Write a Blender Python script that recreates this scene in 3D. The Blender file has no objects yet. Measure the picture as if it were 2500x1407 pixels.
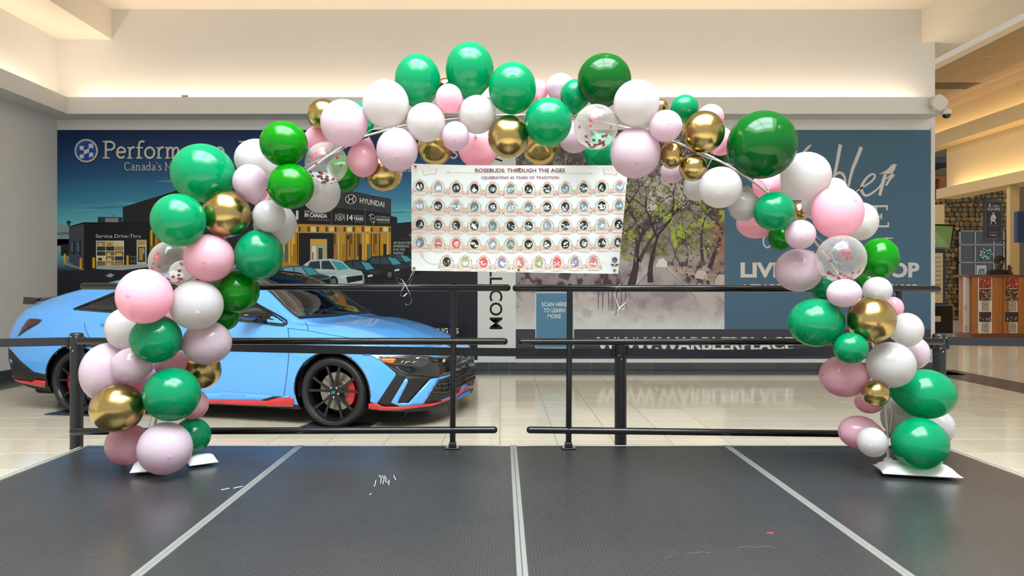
import bpy, bmesh, math, random
import numpy as np
from mathutils import Vector, Matrix
from mathutils.geometry import delaunay_2d_cdt
from mathutils.bvhtree import BVHTree

random.seed(7)
sc = bpy.context.scene
C = sc.collection
# ---------------------------------------------------------------- camera
FPX, PX0, PY0, CAMZ = 1700.0, 1225.0, 696.0, 1.26
cam_d = bpy.data.cameras.new('camera')
cam = bpy.data.objects.new('camera', cam_d); C.objects.link(cam)
cam.location = (0, 0, CAMZ); cam.rotation_euler = (math.radians(90), 0, 0)
cam_d.sensor_width = 36.0; cam_d.lens = 36.0 * FPX / 2500.0
cam_d.shift_x = (1250 - PX0) / 2500.0
cam_d.shift_y = -(703.5 - PY0) / 2500.0
cam_d.clip_start = 0.05; cam_d.clip_end = 200
sc.camera = cam
# ---------------------------------------------------------------- view + world
vs = sc.view_settings
vs.view_transform = 'Standard'; vs.look = 'None'; vs.gamma = 1.0; vs.use_curve_mapping = False
vs.exposure = 0.10
w = bpy.data.worlds.new('world'); sc.world = w; w.use_nodes = True
bg = w.node_tree.nodes['Background']
bg.inputs[0].default_value = (0.95, 0.97, 1.0, 1); bg.inputs[1].default_value = 0.78
cy = sc.cycles
cy.max_bounces = 6; cy.diffuse_bounces = 3; cy.glossy_bounces = 3; cy.transmission_bounces = 3; cy.transparent_max_bounces = 10
cy.adaptive_threshold = 0.015; cy.caustics_reflective = False; cy.caustics_refractive = False
# ---------------------------------------------------------------- large lights
def area(name, loc, size, power, col, aim, size_y=None, along=(1, 0, 0)):
    l = bpy.data.lights.new(name, 'AREA'); l.energy = power; l.color = col
    l.shape = 'RECTANGLE'; l.size = size; l.size_y = size_y or size
    o = bpy.data.objects.new(name, l); C.objects.link(o); o.location = loc
    z_ = -Vector(aim).normalized(); x_ = Vector(along); x_ = (x_ - z_ * x_.dot(z_)).normalized(); y_ = z_.cross(x_)
    o.rotation_euler = Matrix((x_, y_, z_)).transposed().to_euler()
    return o
SKY_Z = 7.0
for ix in (-1, 1):                      # daylight through the four panes of the skylight over the hall
    for iy in (-1, 1):
        area('skylight_daylight', (0.1 + ix * 1.55, 0.55 + iy * 1.32, SKY_Z + 0.12), 2.95, 470, (0.85, 0.93, 1.0), (0, 0, -1), 2.5)
WARM = (1.0, 0.82, 0.63)
area('cove_light', (-0.08, 10.22, 3.86), 12.4, 72, WARM, (0, 0.30, 1), 0.10)
area('cove_light', (-6.47, 5.2, 3.86), 9.4, 52, WARM, (-0.30, 0, 1), 0.10, (0, 1, 0))
area('cove_light', (12.66, 17.4, 5.44), 12.0, 50, (1.0, 0.78, 0.50), (0.5, 0, 1), 0.10, (0, 1, 0))
area('cove_light', (12.60, 15.5, 3.88), 8.4, 48, (1.0, 0.78, 0.50), (0.5, 0, 1), 0.10, (0, 1, 0))
area('corridor_downlight', (9.0, 15.0, 6.2), 2.4, 120, (1.0, 0.80, 0.52), (0, 0, -1), 8.0)

# ---------------------------------------------------------------- helpers
def at(px, py, d):
    return Vector(((px - PX0) / FPX * d, d, CAMZ - (py - PY0) / FPX * d))
def lin(c):
    if isinstance(c, str):
        c = tuple(int(c[i:i + 2], 16) for i in (0, 2, 4))
    out = []
    for v in c[:3]:
        v = v / 255.0
        out.append(v / 12.92 if v <= 0.04045 else ((v + 0.055) / 1.055) ** 2.4)
    return (*out, 1.0)
MATS = {}
def mat(name, col, rough=0.5, metal=0.0, noise=0.0, nscale=8.0, bump=0.0, bscale=200.0, spec=0.5, coat=0.0, emit=0.0, alpha=None):
    if name in MATS: return MATS[name]
    m = bpy.data.materials.new(name); m.use_nodes = True
    nt = m.node_tree; p = nt.nodes['Principled BSDF']
    c = lin(col)
    p.inputs['Base Color'].default_value = c
    p.inputs['Roughness'].default_value = rough; p.inputs['Metallic'].default_value = metal
    p.inputs['Specular IOR Level'].default_value = spec
    if coat:
        p.inputs['Coat Weight'].default_value = coat; p.inputs['Coat Roughness'].default_value = 0.03
    if emit:
        p.inputs['Emission Color'].default_value = c; p.inputs['Emission Strength'].default_value = emit
    tc = nt.nodes.new('ShaderNodeTexCoord')
    if noise:
        n = nt.nodes.new('ShaderNodeTexNoise'); n.inputs['Scale'].default_value = nscale; n.inputs['Detail'].default_value = 4
        nt.links.new(tc.outputs['Object'], n.inputs['Vector'])
        r = nt.nodes.new('ShaderNodeMapRange')
        r.inputs['To Min'].default_value = 1 - noise; r.inputs['To Max'].default_value = 1 + noise
        nt.links.new(n.outputs['Fac'], r.inputs['Value'])
        x = nt.nodes.new('ShaderNodeMix'); x.data_type = 'RGBA'; x.blend_type = 'MULTIPLY'; x.inputs[0].default_value = 1
        x.inputs[6].default_value = c
        nt.links.new(r.outputs[0], x.inputs[7]); nt.links.new(x.outputs[2], p.inputs['Base Color'])
    if bump:
        n2 = nt.nodes.new('ShaderNodeTexNoise'); n2.inputs['Scale'].default_value = bscale
        nt.links.new(tc.outputs['Object'], n2.inputs['Vector'])
        b = nt.nodes.new('ShaderNodeBump'); b.inputs['Strength'].default_value = bump; b.inputs['Distance'].default_value = 0.002
        nt.links.new(n2.outputs['Fac'], b.inputs['Height']); nt.links.new(b.outputs[0], p.inputs['Normal'])
    MATS[name] = m
    return m
def tag(o, label=None, cat=None, group=None, kind=None):
    if label: o['label'] = label
    if cat: o['category'] = cat
    if group: o['group'] = group
    if kind: o['kind'] = kind
    return o
def thing(name, loc, label, cat, group=None, rz=0.0):
    o = bpy.data.objects.new(name, None); C.objects.link(o)
    o.empty_display_size = 0.1
    o.location = loc; o.rotation_euler = (0, 0, rz)
    return tag(o, label, cat, group)
def root_of(o):
    while o.parent: o = o.parent
    return o
class MB:
    """collects geometry (world coordinates unless local=True) for ONE mesh object"""
    def __init__(s): s.v = []; s.f = []; s.mi = []; s.cur = 0
    def add(s, vs, fs):
        n = len(s.v); s.v += [tuple(v) for v in vs]; s.f += [tuple(i + n for i in f) for f in fs]; s.mi += [s.cur] * len(fs)
        return s
    def box(s, x0, x1, y0, y1, z0, z1, bev=0.0, M=None):
        if bev:
            b = min(bev, (x1 - x0) * .49, (y1 - y0) * .49, (z1 - z0) * .49)
            pts = []; c = ((x0 + x1) / 2, (y0 + y1) / 2, (z0 + z1) / 2); h = ((x1 - x0) / 2, (y1 - y0) / 2, (z1 - z0) / 2)
            idx = {}; vs = []
            for sx in (-1, 1):
                for sy in (-1, 1):
                    for sz in (-1, 1):
                        for k in range(3):
                            q = [sx * h[0], sy * h[1], sz * h[2]]
                            for a in range(3):
                                if a != k: q[a] -= (sx, sy, sz)[a] * b
                            idx[(sx, sy, sz, k)] = len(vs); vs.append(Vector((c[0] + q[0], c[1] + q[1], c[2] + q[2])))
            fs = []
            def face(ids, nrm):
                p = [vs[i] for i in ids]; n = (p[1] - p[0]).cross(p[2] - p[0])
                fs.append(tuple(ids) if n.dot(Vector(nrm)) > 0 else tuple(reversed(ids)))
            for k in range(3):
                u, v = [a for a in range(3) if a != k]
                for sg in (-1, 1):
                    ids = []
                    for su, sv in ((-1, -1), (1, -1), (1, 1), (-1, 1)):
                        t = [0, 0, 0]; t[k] = sg; t[u] = su; t[v] = sv; ids.append(idx[(*t, k)])
                    nn = [0, 0, 0]; nn[k] = sg; face(ids, nn)
                for su in (-1, 1):
                    for sv in (-1, 1):
                        a = [0, 0, 0]; a[u] = su; a[v] = sv
                        lo = a[:]; lo[k] = -1; hi = a[:]; hi[k] = 1
                        nn = [0, 0, 0]; nn[u] = su; nn[v] = sv
                        face([idx[(*lo, u)], idx[(*hi, u)], idx[(*hi, v)], idx[(*lo, v)]], nn)
            for sx in (-1, 1):
                for sy in (-1, 1):
                    for sz in (-1, 1): face([idx[(sx, sy, sz, k)] for k in range(3)], (sx, sy, sz))
        else:
            vs = [Vector(p) for p in ((x0, y0, z0), (x1, y0, z0), (x1, y1, z0), (x0, y1, z0), (x0, y0, z1), (x1, y0, z1), (x1, y1, z1), (x0, y1, z1))]
            fs = [(0, 3, 2, 1), (4, 5, 6, 7), (0, 1, 5, 4), (1, 2, 6, 5), (2, 3, 7, 6), (3, 0, 4, 7)]
        if M is not None: vs = [M @ v for v in vs]
        return s.add(vs, fs)
    def prism(s, poly, off):
        """poly: list of 3D points (planar), extruded by vector off"""
        n = len(poly); off = Vector(off); vs = [Vector(p) for p in poly] + [Vector(p) + off for p in poly]
        fs = [tuple(range(n)), tuple(reversed(range(n, 2 * n)))] + [(i, i + n, (i + 1) % n + n, (i + 1) % n) for i in range(n)]
        return s.add(vs, fs)
    def tube(s, pts, r, seg=10, caps=True, round_end=False):
        pts = [Vector(p) for p in pts]
        rs = list(r) if isinstance(r, (list, tuple)) else [r] * len(pts)
        if round_end:
            d0 = (pts[0] - pts[1]).normalized(); d1 = (pts[-1] - pts[-2]).normalized(); a, b = pts[0], pts[-1]; ra, rb = rs[0], rs[-1]
            K = [(0.35, 0.94), (0.7, 0.71), (0.93, 0.37)]
            pts = [a + d0 * ra * k for k, _ in reversed(K)] + pts + [b + d1 * rb * k for k, _ in K]
            rs = [ra * q for _, q in reversed(K)] + rs + [rb * q for _, q in K]
        n = len(pts); t0 = (pts[1] - pts[0]).normalized()
        up = Vector((0, 0, 1)) if abs(t0.z) < 0.9 else Vector((1, 0, 0))
        u = t0.cross(up).normalized(); vs = []
        for i in range(n):
            t = (pts[min(i + 1, n - 1)] - pts[max(i - 1, 0)]).normalized()
            u = (u - t * u.dot(t)).normalized(); vv = t.cross(u)
            for k in range(seg):
                a = 2 * math.pi * k / seg
                vs.append(pts[i] + (u * math.cos(a) + vv * math.sin(a)) * rs[i])
        fs = []
        for i in range(n - 1):
            for k in range(seg):
                a = i * seg + k; b = i * seg + (k + 1) % seg
                fs.append((a, b, b + seg, a + seg))
        if caps: fs += [tuple(reversed(range(seg))), tuple(range((n - 1) * seg, n * seg))]
        return s.add(vs, fs)
    def lathe(s, prof, seg, M=None, closed=False, caps=True):
        """prof: list of (r, z) turned about z"""
        vs = []; fs = []; n = len(prof)
        for r, z in prof:
            for k in range(seg):
                a = 2 * math.pi * k / seg; vs.append(Vector((r * math.cos(a), r * math.sin(a), z)))
        m = n if closed else n - 1
        for i in range(m):
            for k in range(seg):
                a = i * seg + k; b = i * seg + (k + 1) % seg; j = (i + 1) % n
                fs.append((a, b, j * seg + (k + 1) % seg, j * seg + k))
        if not closed and caps:
            if prof[0][0] > 1e-6: fs.append(tuple(reversed(range(seg))))
            if prof[-1][0] > 1e-6: fs.append(tuple(range((n - 1) * seg, n * seg)))
        if M is not None: vs = [M @ v for v in vs]
        return s.add(vs, fs)
    def strip(s, pts, wid, dirn):
        """flat ribbon along pts, widened along the vectors dirn"""
        vs = []; n = len(pts)
        for i, p in enumerate(pts):
            d = Vector(dirn[i] if isinstance(dirn, list) else dirn) * wid / 2
            vs += [Vector(p) - d, Vector(p) + d]
        return s.add(vs, [(2 * i, 2 * i + 1, 2 * i + 3, 2 * i + 2) for i in range(n - 1)])
    def mesh(s, name, mats, off=None, smooth=False):
        me = bpy.data.meshes.new(name)
        v = s.v if off is None else [(a - off[0], b - off[1], c - off[2]) for a, b, c in s.v]
        me.from_pydata(v, [], s.f)
        if not isinstance(mats, (list, tuple)): mats = [mats]
        for m in mats: me.materials.append(m)
        if len(mats) > 1: me.polygons.foreach_set('material_index', s.mi)
        if smooth:
            me.polygons.foreach_set('use_smooth', [True] * len(me.polygons))
            if smooth != 'all': me.set_sharp_from_angle(angle=math.radians(smooth if not isinstance(smooth, bool) else 40))
        me.update()
        return me
    def build(s, name, mats, parent=None, smooth=False, local=False, loc=None):
        off = None
        if parent is not None and not local: off = root_of(parent).location
        if parent is None and loc is not None and not local: off = loc
        o = bpy.data.objects.new(name, s.mesh(name, mats, off, smooth)); C.objects.link(o)
        if parent is not None: o.parent = parent
        elif loc is not None: o.location = loc
        return o
def vnoise(x, y, seed=0):
    """value noise on numpy arrays"""
    rng = np.random.RandomState(seed); T = rng.rand(64, 64)
    xi = np.floor(x).astype(int); yi = np.floor(y).astype(int); fx = x - xi; fy = y - yi
    fx = fx * fx * (3 - 2 * fx); fy = fy * fy * (3 - 2 * fy)
    g = lambda a, b: T[a % 64, b % 64]
    return (g(xi, yi) * (1 - fx) + g(xi + 1, yi) * fx) * (1 - fy) + (g(xi, yi + 1) * (1 - fx) + g(xi + 1, yi + 1) * fx) * fy
def fbm(x, y, oct=4, seed=0):
    s = 0; a = 0.5; t = 0
    for k in range(oct):
        s = s + a * vnoise(x * 2 ** k, y * 2 ** k, seed + k); t += a; a *= 0.5
    return s / t

# ---------------------------------------------------------------- flat print (murals, banner, signs)
def print_mat(name, rough=0.45, spec=0.3):
    if name in MATS: return MATS[name]
    m = bpy.data.materials.new(name); m.use_nodes = True; nt = m.node_tree; p = nt.nodes['Principled BSDF']
    a = nt.nodes.new('ShaderNodeAttribute'); a.attribute_name = 'Col'
    nt.links.new(a.outputs['Color'], p.inputs['Base Color'])
    p.inputs['Roughness'].default_value = rough; p.inputs['Specular IOR Level'].default_value = spec
    MATS[name] = m; return m
class Print:
    """layers of ink: 2D shapes in picture units, mapped onto a surface by fn(u, v, lift)"""
    def __init__(s, fn, step=0.0004): s.fn = fn; s.v = []; s.f = []; s.c = []; s.z = 0.0; s.step = step; s.n = 0; s.auto = None
    def lift(s, k=1): s.z += s.step * k; return s
    def raw(s, pts, faces, col):
        s.n = (s.n + 1) % 9; zz = s.z + s.n * s.step * 0.1
        n = len(s.v); s.v += [tuple(s.fn(x, y, zz)) for x, y in pts]
        lc = col if isinstance(col, list) else None
        c = None if lc else lin(col)
        for f in faces:
            s.f.append(tuple(i + n for i in f)); s.c.append([lc[i] for i in f] if lc else [c] * len(f))
    def poly(s, pts, col):
        if len(pts) <= 4: s.raw(pts, [tuple(range(len(pts)))], col); return
        r = delaunay_2d_cdt([Vector(p) for p in pts], [], [list(range(len(pts)))], 1, 1e-5)
        s.raw([(p.x, p.y) for p in r[0]], [tuple(f) for f in r[2]], col)
    def rect(s, x0, y0, x1, y1, col): s.raw([(x0, y0), (x1, y0), (x1, y1), (x0, y1)], [(0, 1, 2, 3)], col)
    def grad(s, x0, x1, stops):
        """vertical gradient; stops = [(y, colour)...]"""
        pts = []; cols = []
        for y, c in stops: pts += [(x0, y), (x1, y)]; cols += [lin(c)] * 2
        s.raw(pts, [(2 * i, 2 * i + 1, 2 * i + 3, 2 * i + 2) for i in range(len(stops) - 1)], cols)
    def disc(s, x, y, rx, ry, col, n=16, rot=0.0):
        ca, sa = math.cos(rot), math.sin(rot); P = []
        for k in range(n):
            a = 2 * math.pi * k / n; p = (rx * math.cos(a), ry * math.sin(a)); P.append((x + p[0] * ca - p[1] * sa, y + p[0] * sa + p[1] * ca))
        s.raw(P, [tuple(range(n))], col)
    def ring(s, x, y, r0, r1, col, n=28, a0=0.0, a1=2 * math.pi, ky=1.0):
        P = []
        for k in range(n + 1):
            a = a0 + (a1 - a0) * k / n; P += [(x + r0 * math.cos(a), y + r0 * math.sin(a) * ky), (x + r1 * math.cos(a), y + r1 * math.sin(a) * ky)]
        s.raw(P, [(2 * i, 2 * i + 1, 2 * i + 3, 2 * i + 2) for i in range(n)], col)
    def stroke(s, pts, wid, col):
        n = len(pts); W = wid if isinstance(wid, (list, tuple)) else [wid] * n; P = []
        for i in range(n):
            a = pts[max(i - 1, 0)]; b = pts[min(i + 1, n - 1)]; dx, dy = b[0] - a[0], b[1] - a[1]; L = math.hypot(dx, dy) or 1
            nx, ny = -dy / L * W[i] / 2, dx / L * W[i] / 2; P += [(pts[i][0] + nx, pts[i][1] + ny), (pts[i][0] - nx, pts[i][1] - ny)]
        s.raw(P, [(2 * i, 2 * i + 1, 2 * i + 3, 2 * i + 2) for i in range(n - 1)], col)
    def curve(s, pts, wid, col, n=8):
        s.stroke(spline(pts, n), wid if not isinstance(wid, (list, tuple)) else [w_ for w_ in np.interp(np.linspace(0, len(wid) - 1, (len(pts) - 1) * n + 1), range(len(wid)), wid)], col)
    def text(s, txt, x, y, h, col, width=None, bold=0.0, align='LEFT', rot=0.0, shear=0.0, skew=0.0):
        """baseline at (x, y), cap height h (v axis pointing down)"""
        cu = bpy.data.curves.new('lettering', 'FONT'); cu.body = txt; cu.size = 1.0; cu.offset = bold; cu.resolution_u = 3; cu.shear = shear
        ob = bpy.data.objects.new('lettering', cu); C.objects.link(ob)
        dg = bpy.context.evaluated_depsgraph_get(); me = ob.evaluated_get(dg).to_mesh()
        V = [(v.co.x, v.co.y) for v in me.vertices]; F = [tuple(p.vertices) for p in me.polygons]
        ob.evaluated_get(dg).to_mesh_clear()
        bpy.data.objects.remove(ob); bpy.data.curves.remove(cu)
        if not V: return
        x0 = min(v[0] for v in V); x1 = max(v[0] for v in V); k = h / 0.729
        kx = k if width is None else width / (x1 - x0)
        Wd = (x1 - x0) * kx; ox = {'LEFT': 0, 'CENTER': -Wd / 2, 'RIGHT': -Wd}[align]
        ca, sa = math.cos(rot), math.sin(rot); P = []
        for a, b in V:
            u = (a - x0) * kx + ox; v = -b * k + skew * u
            P.append((x + u * ca - v * sa, y + u * sa + v * ca))
        if s.auto: s.flush()
        s.raw(P, F, col)
        if s.auto: s.flush()
    def flush(s):
        if s.v: s.build(*s.auto); s.v = []; s.f = []; s.c = []
    def build(s, name, parent, m):
        off = root_of(parent).location if parent else (0, 0, 0)
        me = bpy.data.meshes.new(name); me.from_pydata([(a - off[0], b - off[1], c - off[2]) for a, b, c in s.v], [], s.f)
        at_ = me.color_attributes.new('Col', 'FLOAT_COLOR', 'CORNER')
        at_.data.foreach_set('color', np.array([q for f in s.c for q in f], dtype=np.float32).ravel())
        me.materials.append(m); me.update()
        o = bpy.data.objects.new(name, me); C.objects.link(o); o.parent = parent
        return o
def spline(pts, n=8):
    """Catmull-Rom through points of any dimension"""
    P = [np.array(p, float) for p in pts]; P = [2 * P[0] - P[1]] + P + [2 * P[-1] - P[-2]]; out = []
    for i in range(1, len(P) - 2):
        for k in range(n):
            t = k / n
            out.append(tuple(0.5 * (2 * P[i] + (P[i + 1] - P[i - 1]) * t + (2 * P[i - 1] - 5 * P[i] + 4 * P[i + 1] - P[i + 2]) * t * t + (3 * P[i] - P[i - 1] - 3 * P[i + 1] + P[i + 2]) * t ** 3)))
    out.append(tuple(P[-2])); return out
# ================================================================ THE SETTING
DW = 10.35                      # the far wall
WL, WR = -6.60, 6.44            # left wall face, right end of the far wall
m_wall = mat('wall_paint', 'e0ddd9', 0.7, noise=0.02, nscale=1.5)
m_ceil = mat('ceiling_paint', 'e6dccb', 0.75, noise=0.015, nscale=1.2)
m_grout = mat('grout', '8e8474', 0.8, noise=0.05, nscale=30)
def tile_material(name, c1, c2, rough):
    m = bpy.data.materials.new(name); m.use_nodes = True; nt = m.node_tree; p = nt.nodes['Principled BSDF']
    tc = nt.nodes.new('ShaderNodeTexCoord'); oi = nt.nodes.new('ShaderNodeObjectInfo')
    mp = nt.nodes.new('ShaderNodeMapping'); mp.inputs['Scale'].default_value = (0.6, 5.0, 1)
    n = nt.nodes.new('ShaderNodeTexNoise'); n.inputs['Scale'].default_value = 3.0; n.inputs['Detail'].default_value = 5
    nt.links.new(tc.outputs['Object'], mp.inputs['Vector']); nt.links.new(mp.outputs[0], n.inputs['Vector'])
    ad = nt.nodes.new('ShaderNodeMath'); ad.operation = 'MULTIPLY_ADD'; ad.inputs[1].default_value = 0.5
    nt.links.new(oi.outputs['Random'], ad.inputs[0]); nt.links.new(n.outputs['Fac'], ad.inputs[2])
    r = nt.nodes.new('ShaderNodeValToRGB'); r.color_ramp.elements[0].position = 0.3; r.color_ramp.elements[1].position = 1.0
    r.color_ramp.elements[0].color = lin(c1); r.color_ramp.elements[1].color = lin(c2)
    nt.links.new(ad.outputs[0], r.inputs[0]); nt.links.new(r.outputs[0], p.inputs['Base Color'])
    p.inputs['Roughness'].default_value = rough; p.inputs['Specular IOR Level'].default_value = 0.5
    MATS[name] = m; return m
m_tile = tile_material('beige_floor_tile', 'c6bca4', 'd4cab4', 0.11)
m_dtile = tile_material('charcoal_tile', '3c4244', '4a5050', 0.22)
# --- floor: grout slab, tiles one by one where the photograph shows them
floor = MB().box(-9.0, 30.0, -7.0, 34.0, -0.16, -0.0035).build('floor', m_grout)
tag(floor, kind='structure')
TS = 0.4585; G = 0.0022
def tile_mesh(w_, d_, m, h=0.0035):
    return MB().box(-w_ / 2 + G, w_ / 2 - G, -d_ / 2 + G, d_ / 2 - G, -h, 0.0, bev=0.0012).mesh('floor_tile', m)
def put(me, x, y, z=0.0, name='floor_tile', parent=floor):
    o = bpy.data.objects.new(name, me); C.objects.link(o); o.parent = parent; o.location = (x, y, z); return o
FX0, FX1, FY1 = -5.98, 6.06, 9.72
xs = [-0.017 + TS * k for k in range(-13, 14)]
xs = [x for x in xs if FX0 < x < FX1]; xs = [FX0] + xs + [FX1]
ys = [7.05 + 0.4595 * k for k in range(-32, 6)]; ys = [y for y in ys if y < FY1 - 0.02] + [FY1]
cache = {}; count = 0
rest = MB()
cand = []
for i in range(len(xs) - 1):
    for j in range(len(ys) - 1):
        cx, cy = (xs[i] + xs[i + 1]) / 2, (ys[j] + ys[j + 1]) / 2
        vis = cy > 4.9 and abs(cx - 0.1) < 0.76 * cy + 0.2 and not (cy < 5.2 and abs(cx) < 2.9)
        cand.append((not vis, -cy, cx, cy, xs[i + 1] - xs[i], ys[j + 1] - ys[j], vis))
for _, _, cx, cy, w_, d_, vis in sorted(cand):
    if vis and count < 300:
        k = (round(w_, 3), round(d_, 3))
        if k not in cache: cache[k] = tile_mesh(w_, d_, m_tile)
        put(cache[k], cx, cy); count += 1
    else: rest.box(cx - w_ / 2 + G, cx + w_ / 2 - G, cy - d_ / 2 + G, cy + d_ / 2 - G, -0.003, 0)
for i in range(12):             # concourse beyond the dark border
    for j in range(50):
        x0 = 6.70 + i * 1.2; y0 = -4 + j * 0.72
        rest.box(x0 + G, x0 + 1.2 - G, y0 + G, y0 + 0.72 - G, -0.003, 0)
for j in range(12): rest.box(WL + G, FX0 - G, -6 + j * 0.9 + G, -6 + (j + 1) * 0.9 - G, -0.003, 0)
tag(rest.build('floor_tiles_beyond', m_tile, floor), kind='stuff')
dt = tile_mesh(0.305, DW - FY1, m_dtile)
for k in range(43): put(dt, WL + 0.1525 + 0.305 * k, (DW + FY1) / 2)
dt2 = tile_mesh(FX0 - WL, 0.305, m_dtile)
for k in range(16): put(dt2, (FX0 + WL) / 2, FY1 - 0.1525 - 0.305 * k)
dt3 = tile_mesh(0.64, 0.305, m_dtile)
for k in range(17): put(dt3, FX1 + 0.32, FY1 + 0.46 - 0.305 * k)
# --- far wall, left wall
wall = MB().box(WL - 0.2, WR, DW, DW + 0.25, 0, 5.5).build('wall_back', m_wall); tag(wall, kind='structure')
wl = MB().box(WL - 0.25, WL, 0.2, DW, 0, 5.5).build('wall_left', m_wall); tag(wl, kind='structure')
bb = MB().box(WL, WR, DW - 0.004, DW, 0, 0.11).build('baseboard_back', mat('pale_grout', 'a9aaa4', 0.7, noise=0.03)); tag(bb, kind='structure')
bt = MB().box(-0.1525 + 0.0025, 0.1525 - 0.0025, -0.012, 0, 0.003, 0.108, bev=0.002).mesh('tile', m_dtile)
for k in range(43): put(bt, WL + 0.1525 + 0.305 * k, DW - 0.003, 0, 'tile', bb)
bl = MB().box(WL, WL + 0.012, 0.3, DW, 0, 0.125).build('baseboard_left', m_dtile); tag(bl, kind='structure')
# --- cornices with the light troughs behind their lips
def trough(name, pts_profile, axis, a0, a1):
    b = MB(); n = len(pts_profile)
    if axis == 'x': b.prism([(a0, y, z) for y, z in pts_profile], (a1 - a0, 0, 0))
    else: b.prism([(x, a0, z) for x, z in pts_profile], (0, a1 - a0, 0))
    o = b.build(name, m_wall); return tag(o, kind='structure')
P_ = 0.385
trough('trim_1', [(DW, 3.71), (DW - P_, 3.71), (DW - P_, 3.95), (DW - P_ + 0.06, 3.95), (DW - P_ + 0.06, 3.78), (DW, 3.78)], 'x', WL + 0.0, 6.30)
trough('trim_2', [(WL, 3.71), (WL + P_, 3.71), (WL + P_, 3.95), (WL + P_ - 0.06, 3.95), (WL + P_ - 0.06, 3.78), (WL, 3.78)], 'y', 0.2, DW - P_ + 0.0)
# --- ceiling with the skylight well over the hall, and the dropped beams at each side
CZ = 5.36
c_ = MB()
SX0, SX1, SY0, SY1 = -3.05, 3.25, -2.15, 3.25
c_.box(WL - 0.3, SX0, -6, DW, CZ, CZ + 0.15); c_.box(SX1, 6.94, -6, DW, CZ, CZ + 0.15)
c_.box(SX0, SX1, -6, SY0, CZ, CZ + 0.15); c_.box(SX0, SX1, SY1, DW, CZ, CZ + 0.15)
c_.box(SX0 - 0.1, SX0, SY0, SY1, CZ, SKY_Z + 0.3); c_.box(SX1, SX1 + 0.1, SY0, SY1, CZ, SKY_Z + 0.3)
c_.box(SX0, SX1, SY0 - 0.1, SY0, CZ, SKY_Z + 0.3); c_.box(SX0, SX1, SY1, SY1 + 0.1, CZ, SKY_Z + 0.3)
ceil = c_.build('ceiling', m_ceil); tag(ceil, kind='structure')
tag(MB().box(WL, -5.80, 0.2, DW, 4.91, CZ).build('trim_3', m_ceil), kind='structure')
tag(MB().box(6.24, 6.92, 0.2, 20.0, 4.87, CZ).build('trim_4', m_ceil), kind='structure')
win = MB()
for k in range(3):
    x = SX0 + (SX1 - SX0) * k / 2; win.box(x - 0.05, x + 0.05, SY0, SY1, SKY_Z, SKY_Z + 0.1)
    y = SY0 + (SY1 - SY0) * k / 2; win.box(SX0, SX1, y - 0.05, y + 0.05, SKY_Z, SKY_Z + 0.1)
tag(win.build('window_1', mat('skylight_frame', 'dcdcd8', 0.5)), kind='structure')
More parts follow.
